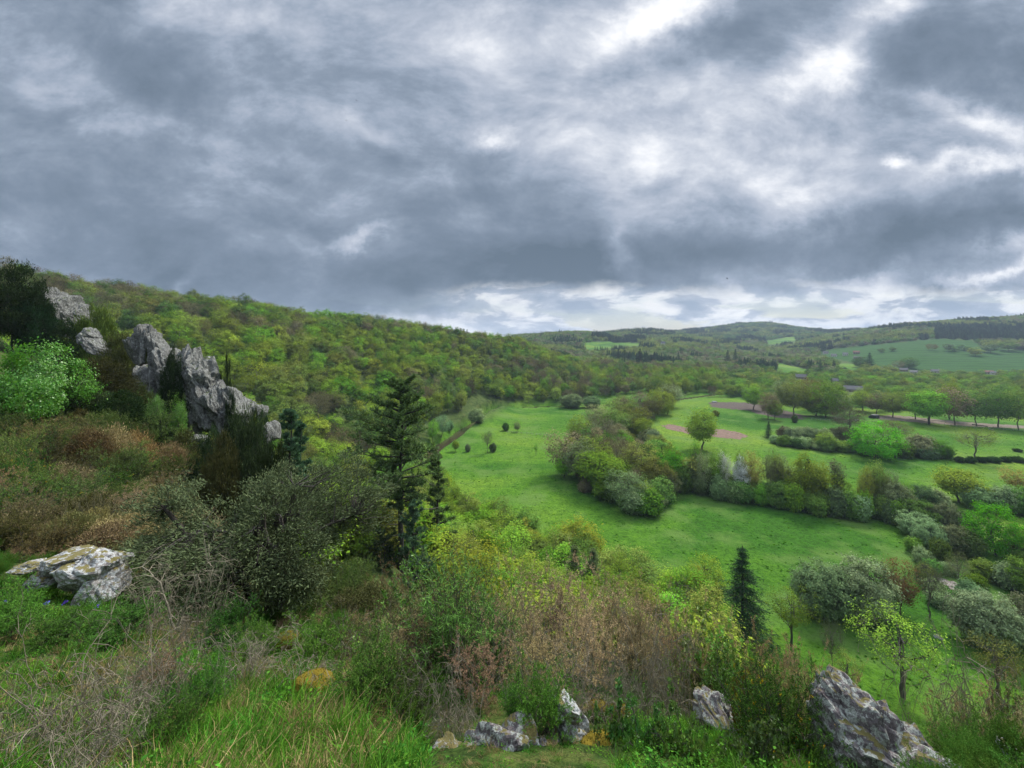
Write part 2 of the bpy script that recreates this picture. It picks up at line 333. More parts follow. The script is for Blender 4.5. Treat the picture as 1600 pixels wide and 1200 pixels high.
def crown_points(n, wr, zb, lobes, shell=0.55, lobe=0.36):
    """n points in a lobed dome: unit height 1, half width wr, crown from zb to 1"""
    d = rdir(n*2); d = d[d[:, 2] > -0.75][:n]; n = len(d)
    L = rdir(lobes); L[:, 2] = np.abs(L[:, 2])*0.8
    b = np.max(np.clip(d@norm(L).T, 0, 1)**6*rng.uniform(0.6, 1.0, lobes), axis=1)
    rad = (1.02-lobe+lobe*b)*(rng.uniform(0, 1, n)**(1-shell))**0.6
    c = d*rad[:, None]
    zc = (zb+1)/2; hz = (1-zb)/2
    w = 1.0-0.25*np.clip(-c[:, 2], 0, 1)
    return np.stack([c[:, 0]*wr*w, c[:, 1]*wr*w, zc+c[:, 2]*hz], 1)
def tree_arch(name, seed, Hm=18, wr=0.4, zb=0.22, clumps=160, per=40, leaf=0.4, cs=0.055, lobes=14, mat=None, bark=None,
              limbs=9, twigs=True, blade=0, bw=0.14, nj=0.45, shell=0.6, lobe=0.36, trunk_r=0.018, aspect=0.65, multi=1, sub=0, bup=0.55):
    """returns (crown mesh, trunk mesh) at unit height"""
    global rng; old = rng; rng = np.random.default_rng(seed)
    C = crown_points(clumps, wr, zb, lobes, shell, lobe)
    if sub:
        Cs = []
        for k in range(sub):
            a = k*2.4+rng.uniform(0, 1); rr_ = wr*0.62*math.sqrt((k+0.3)/sub); hk = rng.uniform(0.62, 1.0) if k else 1.0
            c = crown_points(clumps//sub, wr*rng.uniform(0.3, 0.48), zb, 6, shell, lobe); c = c*[1, 1, hk]+[math.cos(a)*rr_, math.sin(a)*rr_, 0]; Cs.append(c)
        C = np.concatenate(Cs)
    wood, cr = MB(), MB()
    top = np.array([[rng.normal()*0.03, rng.normal()*0.03, zb+(1-zb)*0.62]])
    bases = np.array([[rng.normal()*0.02*(multi > 1), rng.normal()*0.02*(multi > 1), -0.03] for _ in range(multi)])
    tops = top+np.concatenate([np.zeros((1, 3)), rng.normal(size=(multi-1, 3))*[wr*0.22, wr*0.22, 0.06]]) if multi > 1 else top
    TP = link_paths(bases, tops, 8, 0.0, 0.025)
    tubes(wood, TP, taper(multi, 8, trunk_r*(1 if multi == 1 else 0.6), trunk_r*0.3), 6)
    # limbs
    ends = C[rng.choice(len(C), limbs, replace=False)]*[0.72, 0.72, 1]; ends[:, 2] = zb+(ends[:, 2]-zb)*0.8
    ti = rng.integers(0, multi, limbs); tt = rng.integers(3, 7, limbs)
    A = TP[ti, tt]
    LP = link_paths(A, ends, 6, 0.12, 0.04); tubes(wood, LP, taper(limbs, 6, trunk_r*0.42, trunk_r*0.13), 4)
    if twigs:
        allp = np.concatenate([LP[:, 2:].reshape(-1, 3), TP[:, 5:].reshape(-1, 3)])
        d2 = ((C[:, None]-allp[None])**2).sum(-1)+rng.uniform(0, 0.01, (len(C), len(allp)))
        A = allp[d2.argmin(1)]
        BP = link_paths(A, C, 4, 0.08, 0.06); tubes(wood, BP, taper(len(C), 4, trunk_r*0.12, trunk_r*0.03), 3)
    cen = np.array([0, 0, zb+(1-zb)*0.4])
    cc = np.repeat(C, per, 0); p = cc+rng.normal(size=cc.shape)*[cs, cs, cs*0.85]*rng.uniform(0.6, 1.3, (len(C), 1)).repeat(per, 0)
    p = p[p[:, 2] > 0.02]; out = norm(p-cen)
    if blade:
        d = norm(out*0.8+np.array([0, 0, bup])+rng.normal(size=p.shape)*0.5)
        blades(cr, p, d, leaf*blade/Hm*rng.uniform(0.6, 1.3, len(p)), np.full(len(p), leaf*bw/Hm))
    else:
        leaves(cr, p, out*0.95+np.array([0, 0, 0.28])+rng.normal(size=p.shape)*nj, leaf/Hm, aspect)
    rng = old
    return cr.mesh(name+'_crown', mat or M_LEAF), wood.mesh(name+'_wood', bark or M_BARK, True)
def bush_arch(name, seed, clumps=120, per=40, leaf=0.05, cs=0.09, wr=0.55, mat=None, bark=None, lobes=10, up=0.5, aspect=0.5, stems=14, blade=False, zb=-0.25):
    global rng; old = rng; rng = np.random.default_rng(seed)
    C = crown_points(clumps, wr, zb, lobes, 0.55); C = C[C[:, 2] > 0.02]
    wood, cr = MB(), MB()
    S = np.zeros((stems, 3)); S[:, :2] = rng.normal(size=(stems, 2))*wr*0.15; S[:, 2] = -0.03
    E = C[rng.choice(len(C), stems, replace=False)]*[0.75, 0.75, 0.75]
    P = link_paths(S, E, 6, 0.1, 0.05); tubes(wood, P, taper(stems, 6, 0.018, 0.006), 4)
    al = P[:, 1:].reshape(-1, 3); A = al[((C[:, None]-al[None])**2).sum(-1).argmin(1)]
    tubes(wood, link_paths(A, C, 4, 0.05, 0.06), taper(len(C), 4, 0.005, 0.002), 3)
    cc = np.repeat(C, per, 0); p = cc+rng.normal(size=cc.shape)*[cs, cs, cs*0.8]; p[:, 2] = np.abs(p[:, 2])
    out = norm(p-np.array([0, 0, 0.25]))
    if blade: blades(cr, p, norm(out*0.6+[0, 0, up]+rng.normal(size=p.shape)*0.45), leaf*rng.uniform(0.6, 1.4, len(p)), np.full(len(p), leaf*aspect*0.4))
    else: leaves(cr, p, out*0.95+np.array([0, 0, 0.3])+rng.normal(size=p.shape)*0.45, leaf, aspect)
    rng = old
    return cr.mesh(name+'_crown', mat or M_LEAF), wood.mesh(name+'_wood', bark or M_BARK, True)
def conifer_arch(name, seed, wr=0.16, zb=0.06, whorls=34, nb=9, per=40, leaf=0.02, droop=0.25, mat=None, top_pow=0.9, thick=0.02, irregular=0.15, blen=0.03):
    global rng; old = rng; rng = np.random.default_rng(seed)
    wood, cr = MB(), MB()
    tubes(wood, link_paths(np.array([[0, 0, -0.03]]), np.array([[0.0, 0, 1.015]]), 10, 0, 0.004), taper(1, 10, 0.014, 0.002), 6)
    S, D, L = [], [], []
    for i in range(whorls):
        z = zb+(1-zb)*(i+rng.uniform(0, 0.7))/whorls
        ln = wr*(1-(z-zb)/(1-zb)*0.97)**top_pow
        for k in range(nb):
            a = rng.uniform(0, 2*math.pi)
            S.append((0, 0, z)); D.append((math.cos(a), math.sin(a), 0.12)); L.append(ln*rng.uniform(1-irregular*3, 1+irregular))
    S, D, L = np.array(S), np.array(D), np.array(L)
    P = paths(S, D, L, 6, droop, 0.05); tubes(wood, P, taper(len(S), 6, 0.0028, 0.0008), 3)
    t = rng.uniform(0.15, 1, (len(S), per)); fi = t*5; i = np.clip(fi.astype(int), 0, 4); f = (fi-i)[..., None]
    r = np.arange(len(S))[:, None]
    p = P[r, i]*(1-f)+P[r, i+1]*f
    side = norm(np.cross(D, [0, 0, 1]))[:, None, :]*rng.normal(size=(len(S), per, 1))
    p = p+side*L[:, None, None]*0.16*(1.1-t[..., None])+rng.normal(size=p.shape)*thick*0.4
    p = p.reshape(-1, 3); dd = (norm(D)[:, None, :]*0.6+side*0.8+np.array([0, 0, -0.35])+rng.normal(size=(len(S), per, 3))*0.35).reshape(-1, 3)
    blades(cr, p, dd, rng.uniform(0.6, 1.3, len(p))*blen*(1.15-0.85*np.clip(p[:, 2], 0, 1)), np.full(len(p), leaf*0.5))
    rng = old
    return cr.mesh(name+'_crown', mat or M_NEEDLE), wood.mesh(name+'_wood', M_BARKD, True)

ARCH = {}
def arch(kind, fn, n, seed, **kw): ARCH[kind] = [fn(kind+str(i), seed+i, **kw) for i in range(n)]
# distant to middle-distance trees
arch('wood', tree_arch, 5, 100, clumps=120, per=44, leaf=0.56, cs=0.040, nj=0.25, shell=0.85, lobe=0.5, wr=0.42, zb=-0.12, limbs=6, trunk_r=0.014, lobes=12, twigs=False)
arch('woodair', tree_arch, 3, 130, clumps=120, per=26, leaf=0.52, nj=0.3, shell=0.8, lobe=0.5, cs=0.055, wr=0.42, zb=-0.08, limbs=9, trunk_r=0.014, bark=M_BARKG)
arch('woodbare', tree_arch, 2, 140, clumps=110, per=26, leaf=0.9, cs=0.05, wr=0.40, zb=-0.05, limbs=9, trunk_r=0.013, bark=M_BARKG, blade=1.6, mat=M_DRY)
arch('oak', tree_arch, 4, 160, clumps=200, per=56, leaf=0.42, nj=0.3, lobe=0.45, cs=0.045, wr=0.40, zb=-0.06, limbs=12, lobes=16, trunk_r=0.02)
arch('dome', tree_arch, 3, 180, clumps=190, per=60, leaf=0.42, cs=0.042, wr=0.5, zb=-0.25, limbs=8, lobes=20, trunk_r=0.02, shell=0.75)
arch('airy', tree_arch, 5, 200, clumps=240, per=32, leaf=0.38, nj=0.35, cs=0.042, wr=0.42, zb=-0.04, limbs=14, bark=M_BARKG, lobes=14, trunk_r=0.016)
arch('near', tree_arch, 6, 220, clumps=330, per=44, leaf=0.19, cs=0.028, nj=0.35, sub=5, lobe=0.55, wr=0.46, zb=0.2, limbs=16, bark=M_BARKG, lobes=16, Hm=11, trunk_r=0.016, multi=3)
arch('bare', tree_arch, 3, 240, clumps=260, per=16, leaf=0.5, cs=0.035, wr=0.44, zb=0.25, limbs=14, bark=M_BARKG, blade=1.5, mat=M_DRY, trunk_r=0.02)
arch('slim', tree_arch, 3, 260, clumps=90, per=14, leaf=0.4, cs=0.025, wr=0.2, zb=0.2, limbs=12, bark=M_BARKG, lobes=8, trunk_r=0.010, multi=2)
arch('willow', bush_arch, 3, 280, clumps=260, per=90, leaf=0.034, cs=0.045, wr=0.55, mat=M_LEAF, lobes=16)
arch('sparse', tree_arch, 3, 350, clumps=105, per=42, leaf=0.20, cs=0.034, wr=0.48, zb=0.12, limbs=14, Hm=14, bark=M_BARK, lobes=12, lobe=0.6, shell=0.7, trunk_r=0.02)
arch('shrub', bush_arch, 5, 300, clumps=110, per=75, leaf=0.07, cs=0.08, wr=0.6, lobes=9)
arch('spruce', conifer_arch, 2, 320, wr=0.27, zb=0.03, leaf=0.010, per=60, blen=0.024, irregular=0.22, whorls=26, droop=0.35)
arch('farcon', conifer_arch, 2, 330, wr=0.2, zb=0.05, leaf=0.05, per=12, whorls=18, nb=7, blen=0.07)
arch('far', tree_arch, 4, 340, clumps=46, per=20, nj=0.25, shell=0.85, lobe=0.5, leaf=1.2, cs=0.07, wr=0.44, zb=-0.15, limbs=3, trunk_r=0.012, lobes=9, twigs=False)
NAMES = dict(wood='broadleaf_tree', woodair='broadleaf_tree', woodbare='budding_tree', oak='broadleaf_tree', dome='broadleaf_tree', airy='young_leaf_tree', near='young_leaf_tree', sparse='young_leaf_tree',
             bare='bare_tree', slim='slender_tree', willow='willow_bush', shrub='shrub', spruce='spruce_tree', pine='pine_tree')
CATS = dict(willow='bush', shrub='shrub')
WR = dict(wood=0.42, woodair=0.42, woodbare=0.40, oak=0.40, dome=0.5, airy=0.42, near=0.46, sparse=0.48, bare=0.44, slim=0.2, willow=0.55, shrub=0.6, spruce=0.17, farcon=0.2, far=0.44)
def tint_var(t, v=0.12):
    c = np.array(TINT[t] if isinstance(t, str) else t); c = c*(1+rng.normal(size=3)*v*0.5)*(1+rng.normal()*v)
    return tuple(np.clip(c, 0.005, 0.8))
def plant(kind, x, y, z, h, w, tint, label, group=None, name=None, cat=None, trunk=True, lean=0):
    cr, wd = ARCH[kind][int(rng.integers(len(ARCH[kind])))]
    s = w/(2*WR[kind])
    e = empty(name or NAMES[kind], (x, y, z), rng.uniform(0, 6.28), (s, s, h))
    if lean: e.rotation_euler = (rng.normal()*lean, rng.normal()*lean, e.rotation_euler[2])
    obj('crown' if kind not in ('willow', 'shrub') else 'foliage', cr, e, tint_var(tint))
    if trunk: obj('trunk' if kind not in ('willow', 'shrub') else 'stems', wd, e)
    return mark(e, label, cat or CATS.get(kind, 'tree'), group)
# ------------------------------------------------------------------ the ground, one sheet
def deg(a): return math.radians(a)
az = np.concatenate([np.linspace(-180, -62, 60)[:-1], np.linspace(-62, 58, 500), np.linspace(58, 180, 60)[1:]])
az = np.radians(az)
rr = np.concatenate([[0.15], np.geomspace(0.5, 58, 150), np.geomspace(58, 620, 215)[1:], np.geomspace(620, 5200, 100)[1:]])
A_, R_ = np.meshgrid(az, rr); gx, gy = np.sin(A_)*R_, np.cos(A_)*R_; gzv = height(gx, gy)
# regions of the ground seen from the look-out, as outlines that are turned into places on the terrain
FIELDS = {
 'crop': [[(1278,552),(1300,545),(1400,535),(1460,530),(1518,531),(1530,541),(1600,547),(1800,550),(1800,590),(1600,583),(1440,580),(1360,572),(1300,560)]],
 'pasture': [[(1195,532),(1242,525),(1246,533),(1200,538)],[(1212,566),(1264,578),(1258,590),(1212,580)],[(912,535),(955,533),(960,544),(915,547)],[(952,535),(1000,536),(1000,540),(955,540)],[(1308,568),(1345,570),(1345,580),(1310,577)],[(1090,586),(1112,586),(1112,592),(1090,592)]],
}
def field_mask(name, x, y, z, ymin=640):
    px, py = proj(x, np.maximum(y, 1), z); m = np.zeros(np.shape(x), bool)
    for p in FIELDS[name]: m |= inpoly(px, py, p)
    return m & (y > ymin)
wood_floor = np.clip((gzv-2.2)/2.5, 0, 1)
meadow = (1-wood_floor)*((gy > 55) & (np.abs(np.arctan2(gx, gy)) < 1.1))
crop = field_mask('crop', gx, gy, gzv).astype(float); past = field_mask('pasture', gx, gy, gzv).astype(float)
meadow = np.where((R_ > 560), 0, meadow)
meadow = np.maximum(meadow, past)
near = np.clip((40-R_)/15, 0, 1)
mb = MB(); nr, na = gx.shape
mb.add(np.stack([gx, gy, gzv], -1).reshape(-1, 3))
i, j = np.meshgrid(np.arange(nr-1), np.arange(na-1), indexing='ij'); b0 = (i*na+j).ravel()
mb.q.append(np.stack([b0, b0+1, b0+na+1, b0+na], -1)[:, ::-1])
gm, ns, ls = nt('ground_cover')
tc = ns.new('ShaderNodeTexCoord'); at = N(ns, 'ShaderNodeAttribute', attribute_name='cover')
sp = ns.new('ShaderNodeSeparateColor'); ls.new(at.outputs['Color'], sp.inputs[0]); V = tc.outputs['Object']
n1 = noise_n(ns, ls, V, 0.012, 4, 0.55, 0.4); n2 = noise_n(ns, ls, V, 0.30, 6, 0.62); n3 = noise_n(ns, ls, V, 1.1, 5, 0.75, 0.5); n4 = noise_n(ns, ls, V, 0.05, 5, 0.6)
r1 = ramp(ns, [(0.40, (0.034, 0.112, 0.008)), (0.5, (0.068, 0.165, 0.012)), (0.62, (0.130, 0.215, 0.022))]); ls.new(n1.outputs[0], r1.inputs[0])
r2 = ramp(ns, [(0.30, (0.55, 0.6, 0.5)), (0.5, (1, 1, 1)), (0.72, (1.35, 1.22, 1.1))]); ls.new(n2.outputs[0], r2.inputs[0])
r3 = ramp(ns, [(0.38, (0.30, 0.40, 0.3)), (0.50, (1, 1, 1)), (0.7, (1.3, 1.2, 1.1))]); ls.new(n3.outputs[0], r3.inputs[0])
r4 = ramp(ns, [(0.50, (0, 0, 0)), (0.64, (1, 1, 1))]); ls.new(n4.outputs[0], r4.inputs[0])
mead = mixc(ns, ls, 0.85, r1.outputs[0], r2.outputs[0], 'MULTIPLY'); mead = mixc(ns, ls, 0.8, mead, r3.outputs[0], 'MULTIPLY')
mead = mixc(ns, ls, math_(ns, ls, 'MULTIPLY', r4.outputs[0], 0.75), mead, (0.10, 0.175, 0.035))
w = ns.new('ShaderNodeTexWave'); w.bands_direction = 'Y'; w.inputs['Scale'].default_value = 0.012; w.inputs['Distortion'].default_value = 1.6; w.inputs['Detail'].default_value = 2
mp = ns.new('ShaderNodeMapping'); mp.inputs['Rotation'].default_value = (0, 0, 0.28); ls.new(V, mp.inputs[0]); ls.new(mp.outputs[0], w.inputs[0]); w.inputs['Detail Scale'].default_value = 0.05
rw = ramp(ns, [(0.0, (0.45, 0.52, 0.52)), (0.10, (0.55, 0.62, 0.62)), (0.30, (1, 1, 1))]); ls.new(w.outputs[0], rw.inputs[0])
cropc = mixc(ns, ls, 0.9, (0.024, 0.082, 0.010), rw.outputs[0], 'MULTIPLY'); cropc = mixc(ns, ls, 0.6, cropc, r2.outputs[0], 'MULTIPLY')
rf = ramp(ns, [(0.35, (0.030, 0.045, 0.012)), (0.5, (0.055, 0.088, 0.020)), (0.68, (0.09, 0.105, 0.035))]); ls.new(n2.outputs[0], rf.inputs[0])
n5 = noise_n(ns, ls, V, 2.2, 8, 0.7, 0.6)
rn = ramp(ns, [(0.32, (0.010, 0.016, 0.006)), (0.48, (0.035, 0.065, 0.012)), (0.6, (0.075, 0.095, 0.022)), (0.72, (0.13, 0.10, 0.055))]); ls.new(n5.outputs[0], rn.inputs[0])
c = mixc(ns, ls, sp.outputs[2], rf.outputs[0], rn.outputs[0]); c = mixc(ns, ls, sp.outputs[0], c, mead); c = mixc(ns, ls, sp.outputs[1], c, cropc)
b = ns.new('ShaderNodeBsdfPrincipled'); b.inputs['Roughness'].default_value = 1.0; b.inputs['Specular IOR Level'].default_value = 0.1; ls.new(c, b.inputs['Base Color'])
bp = ns.new('ShaderNodeBump'); bp.inputs['Strength'].default_value = 0.8; bp.inputs['Distance'].default_value = 0.5
ls.new(math_(ns, ls, 'ADD', n3.outputs[0], n2.outputs[0]), bp.inputs['Height']); ls.new(bp.outputs[0], b.inputs['Normal'])
o = ns.new('ShaderNodeOutputMaterial'); ls.new(b.outputs[0], o.inputs[0])
me = mb.mesh('terrain', gm, True)
ca = me.color_attributes.new('cover', 'FLOAT_COLOR', 'POINT')
ca.data.foreach_set('color', np.stack([meadow, crop, near, np.ones_like(meadow)], -1).reshape(-1).astype(np.float32))
mark(obj('terrain', me), 'valley ground of green meadow, wooded slopes and far crop fields', None, None, 'structure')

# ------------------------------------------------------------------ river, soil, tracks
def sheet(name, poly_xy, mat, lift, step, label, zfix=None):
    p = np.array(poly_xy); x0, y0 = p.min(0); x1, y1 = p.max(0)
    xs, ys = np.arange(x0, x1+step, step), np.arange(y0, y1+step, step); X, Y = np.meshgrid(xs, ys)
    inside = inpoly(X+step/2, Y+step/2, poly_xy)[:-1, :-1]
    Z = height(X, Y)+lift if zfix is None else np.full_like(X, zfix)
    m = MB(); m.add(np.stack([X, Y, Z], -1).reshape(-1, 3)); na = X.shape[1]
    ii, jj = np.where(inside); b0 = ii*na+jj
    m.q.append(np.stack([b0, b0+1, b0+na+1, b0+na], -1))
    return mark(obj(name, m.mesh(name, mat, True)), label, None, None, 'structure')
wm, ns, ls = nt('river_water'); b = ns.new('ShaderNodeBsdfPrincipled'); b.inputs['Base Color'].default_value = (0.045, 0.033, 0.018, 1); b.inputs['Roughness'].default_value = 0.18
tc = ns.new('ShaderNodeTexCoord'); n = noise_n(ns, ls, tc.outputs['Object'], 1.5, 4, 0.6); bp = ns.new('ShaderNodeBump'); bp.inputs['Strength'].default_value = 0.25; bp.inputs['Distance'].default_value = 0.1
ls.new(n.outputs[0], bp.inputs['Height']); ls.new(bp.outputs[0], b.inputs['Normal']); o = ns.new('ShaderNodeOutputMaterial'); ls.new(b.outputs[0], o.inputs[0])
m = MB(); t = norm(np.gradient(RIVER, axis=0)); nn = np.stack([-t[:, 1], t[:, 0]], -1)*4.4
L_ = np.concatenate([RIVER+nn, RIVER-nn]); L_ = np.column_stack([L_, np.full(len(L_), -0.75)]); k = len(RIVER)
m.add(L_, [[i, i+k, i+k+1, i+1] for i in range(k-1)])
mark(obj('river', m.mesh('river', wm, True)), 'narrow brown river curling round the far edge of the meadow', None, None, 'structure')
def soil_mat(name, a, bb):
    m, ns, ls = nt(name); tc = ns.new('ShaderNodeTexCoord'); n = noise_n(ns, ls, tc.outputs['Object'], 0.5, 7, 0.7)
    r = ramp(ns, [(0.35, a), (0.62, bb)]); ls.new(n.outputs[0], r.inputs[0]); b = ns.new('ShaderNodeBsdfPrincipled'); b.inputs['Roughness'].default_value = 1
    ls.new(r.outputs[0], b.inputs['Base Color']); bp = ns.new('ShaderNodeBump'); bp.inputs['Distance'].default_value = 0.4; ls.new(n.outputs[0], bp.inputs['Height']); ls.new(bp.outputs[0], b.inputs['Normal'])
    o = ns.new('ShaderNodeOutputMaterial'); ls.new(b.outputs[0], o.inputs[0]); return m
def gp(px, py, z=0.0):
    Y = (EYE-z)*F/(py-HY); return ((px-HX)/F*Y, Y)
def rough_poly(pts, amp=1.2):
    out = []; P = [gp(*p) for p in pts]
    for a, b_ in zip(P, P[1:]+P[:1]):
        nseg = max(2, int(math.hypot(a[0]-b_[0], a[1]-b_[1])/2))
        for s in range(nseg):
            t = s/nseg; out.append((a[0]+(b_[0]-a[0])*t+rng.normal()*amp*0.4, a[1]+(b_[1]-a[1])*t+rng.normal()*amp))
    return out
SOILP = soil_mat('pink_soil', (0.10, 0.062, 0.042), (0.20, 0.125, 0.09)); SOILD = soil_mat('dark_soil', (0.035, 0.026, 0.020), (0.085, 0.060, 0.045))
sheet('bare_soil', rough_poly([(1033,665),(1048,663),(1075,668),(1105,671),(1130,671),(1155,676),(1167,681),(1158,686),(1130,685),(1100,679),(1070,676),(1045,671)]), SOILP, 0.06, 1.0, 'pinkish patch of bare soil across the meadow behind the lone oak')
sheet('ploughed_soil', rough_poly([(1108,630),(1120,628),(1165,629),(1190,632),(1225,641),(1262,650),(1250,654),(1215,653),(1180,646),(1175,642),(1140,639),(1112,636)], 2), SOILD, 0.06, 1.5, 'dark trampled soil at the far end of the meadow')
sheet('farm_track', rough_poly([(1370,650),(1400,649),(1450,654),(1500,659),(1560,663),(1640,667),(1640,671),(1560,668),(1500,665),(1420,659),(1372,655)], 1), soil_mat('track_soil', (0.09, 0.07, 0.05), (0.2, 0.16, 0.12)), 0.06, 1.0, 'brown farm track running under the trees behind the right meadow')
sheet('stony_bank', rough_poly([(1462,903),(1480,906),(1500,914),(1504,921),(1486,920),(1470,912)], 0.5), soil_mat('bank_soil', (0.12, 0.10, 0.085), (0.28, 0.25, 0.22)), 0.08, 0.5, 'stony grey-brown stream bank at the right end of the near meadow')

# ------------------------------------------------------------------ scattering (only for what nobody could count)
TMATS = {}
def scatter(name, P, rot, scl, idx, sources, label, cat=None):
    """sources: list of (mesh, color). One object, instanced from hidden library meshes through geometry nodes."""
    lib = bpy.data.collections.new(name+'_library')
    for i, (me, colr) in enumerate(sources):
        base = me.materials[0]; key = (base.name, tuple(round(c, 4) for c in colr))
        if base.name.startswith('bark') or base.name == 'pale_twig': m2 = base
        else:
            if key not in TMATS:
                m2 = base.copy(); n = m2.node_tree; hs = [q for q in n.nodes if q.type == 'HUE_SAT'][0]
                n.links.remove(hs.inputs['Color'].links[0]); hs.inputs['Color'].default_value = (*colr, 1); TMATS[key] = m2
            m2 = TMATS[key]
        me = me.copy(); me.materials[0] = m2
        so = bpy.data.objects.new('%s_piece_%03d' % (name, i), me); lib.objects.link(so)
    me = bpy.data.meshes.new(name); me.vertices.add(len(P)); me.vertices.foreach_set('co', np.asarray(P, np.float32).ravel())
    for an, ty, dat in (('rot', 'FLOAT_VECTOR', rot), ('scl', 'FLOAT_VECTOR', scl), ('pick', 'INT', idx)):
        a = me.attributes.new(an, ty, 'POINT')
        a.data.foreach_set('vector' if ty == 'FLOAT_VECTOR' else 'value', np.asarray(dat, np.float32 if ty == 'FLOAT_VECTOR' else np.int32).ravel())
    o = obj(name, me)
    g = bpy.data.node_groups.new(name+'_scatter', 'GeometryNodeTree')
    g.interface.new_socket('Geometry', in_out='INPUT', socket_type='NodeSocketGeometry'); g.interface.new_socket('Geometry', in_out='OUTPUT', socket_type='NodeSocketGeometry')
    gi, go = g.nodes.new('NodeGroupInput'), g.nodes.new('NodeGroupOutput')
    ci = g.nodes.new('GeometryNodeCollectionInfo'); ci.inputs['Collection'].default_value = lib; ci.inputs['Separate Children'].default_value = True; ci.inputs['Reset Children'].default_value = True
    ip = g.nodes.new('GeometryNodeInstanceOnPoints'); ip.inputs['Pick Instance'].default_value = True
    def na(nm, ty):
        n = g.nodes.new('GeometryNodeInputNamedAttribute'); n.data_type = ty; n.inputs['Name'].default_value = nm; return n.outputs['Attribute']
    g.links.new(gi.outputs[0], ip.inputs['Points']); g.links.new(ci.outputs[0], ip.inputs['Instance'])
    g.links.new(na('pick', 'INT'), ip.inputs['Instance Index']); g.links.new(na('scl', 'FLOAT_VECTOR'), ip.inputs['Scale'])
    e2 = g.nodes.new('FunctionNodeEulerToRotation'); g.links.new(na('rot', 'FLOAT_VECTOR'), e2.inputs[0]); g.links.new(e2.outputs[0], ip.inputs['Rotation'])
    g.links.new(ip.outputs[0], go.inputs[0])
    md = o.modifiers.new('scatter', 'NODES'); md.node_group = g
    return mark(o, label, cat, None, 'stuff')

# ------------------------------------------------------------------ trees one by one, read off the photograph
ZONES = []      # (x, y, radius) kept free by the woods
RECTS = []      # (px0, px1, py0, py1, Y) things that stay in view: nothing taller is grown in front of them
NAMED = []
def tree_at(px, py, top, wpx, kind, tint, label, group=None, name=None, ymin=30, Y=None, lean=0, keep=0.0):
    if Y is None: x, y, z = hit(px, py, ymin)
    else: x, y = (px-HX)/F*Y, Y; z = H1(x, y)
    h = (py-top)/F*y if Y is None else (EYE-(top-HY)/F*y-z); w = wpx/F*y
    NAMED.append((x, y, w*0.5, z, h))
    ZONES.append((x, y, w*0.36))
    if keep: RECTS.append((px-wpx*0.5, px+wpx*0.5, top, py-(py-top)*keep, y))
    return plant(kind, x, y, z-0.1, h, w, tint, label, group, name, lean=lean)
T = tree_at
# the meadow's lone trees
T(1097,702,630,58,'oak','yg','tall yellow-green oak standing alone in the upper meadow before the soil patch', name='oak_tree', keep=0.9)
T(762,708,672,22,'bare','grey','thin pale half-bare tree, largest of the young trees in the round meadow')
T(770,706,690,12,'shrub','greygreen','small pale bush at the foot of the half-bare meadow tree')
T(712,706,685,14,'oak','yg','small yellow-green tree at the left edge of the round meadow')
T(731,706,692,9,'shrub','grey','tiny grey bush right of the small yellow meadow tree')
T(790,673,659,12,'shrub','deep','dark rounded bush, left one of the pair on the meadow fence line',ymin=60)
T(808,675,657,14,'airy','grey','grey-green young tree, right one of the pair on the meadow fence line')
T(837,712,690,9,'slim','fresh','slim fresh sapling in the meadow left of the copse')
T(1015,658,640,20,'woodbare','brown','little brown budding tree in the corner of the upper meadow by the copse')
# copse that runs down the middle of the meadow
cop = 'trees of the central copse'
for a in [
 (1048,636,603,34,'airy','grey','grey-green tree at the far end of the copse, right of the yellow tree'),
 (1028,648,609,33,'dome','yg','bright yellow-green tree at the far end of the central copse'),
 (1000,650,611,34,'woodair','brown','brown-olive tree at the far end of the copse, left of the yellow tree'),
 (975,658,618,36,'airy','olive','olive tree near the far end of the copse above the pasture corner'),
 (985,664,628,30,'oak','mid','mid-green tree bulging from the copse towards the upper meadow'),
 (955,664,624,34,'woodair','olive','olive crown on the left shoulder of the copse near its far end'),
 (930,676,634,36,'airy','grey','grey-green crown on the left side of the copse, upper third'),
 (960,684,640,40,'oak','mid','rounded mid-green crown in the middle upper copse'),
 (905,694,650,36,'airy','yg','yellowish airy crown on the left edge of the copse'),
 (940,700,655,40,'woodbare','brown','brown budding crown in the middle of the copse'),
 (975,712,676,30,'oak','fresh','small fresh green tree on the right edge of the copse'),
 (885,742,668,58,'woodair','brown','broad brown-grey tree at the left front of the copse'),
 (905,752,684,50,'airy','grey','grey half-leafed tree beside the broad brown one in the copse'),
 (940,768,700,66,'oak','fresh','broad fresh green tree at the left front of the copse'),
 (925,745,680,50,'airy','yg','yellow-green airy crown behind the broad fresh tree of the copse'),
 (965,745,680,48,'woodbare','brown','brown twiggy crown in the centre of the copse'),
 (1000,755,688,52,'airy','olive','olive crown with see-through twigs on the right of the copse'),
 (1048,762,700,40,'oak','bright','bright green tree at the right front corner of the copse'),
 (1028,772,715,44,'oak','olive','olive tree just left of the bright corner tree of the copse'),
 (975,792,734,58,'airy','greygreen','pale grey-green hawthorn at the front of the copse'),
 (948,780,745,34,'shrub','fresh','fresh green bush low on the copse front, left of the pale hawthorn'),
 (1012,802,764,40,'shrub','fresh','fresh green bush at the very tip of the copse'),
 (1030,785,745,36,'shrub','mid','mid-green bush on the right flank of the copse tip'),
 (990,800,762,36,'shrub','greygreen','grey-green bush beside the copse tip bush'),
 (1035,700,690,26,'shrub','olive','low olive bush on the right side of the upper copse')]:
    a = list(a); a[3] = a[3]*1.4; a[2] -= 4
    T(*a, group=cop)
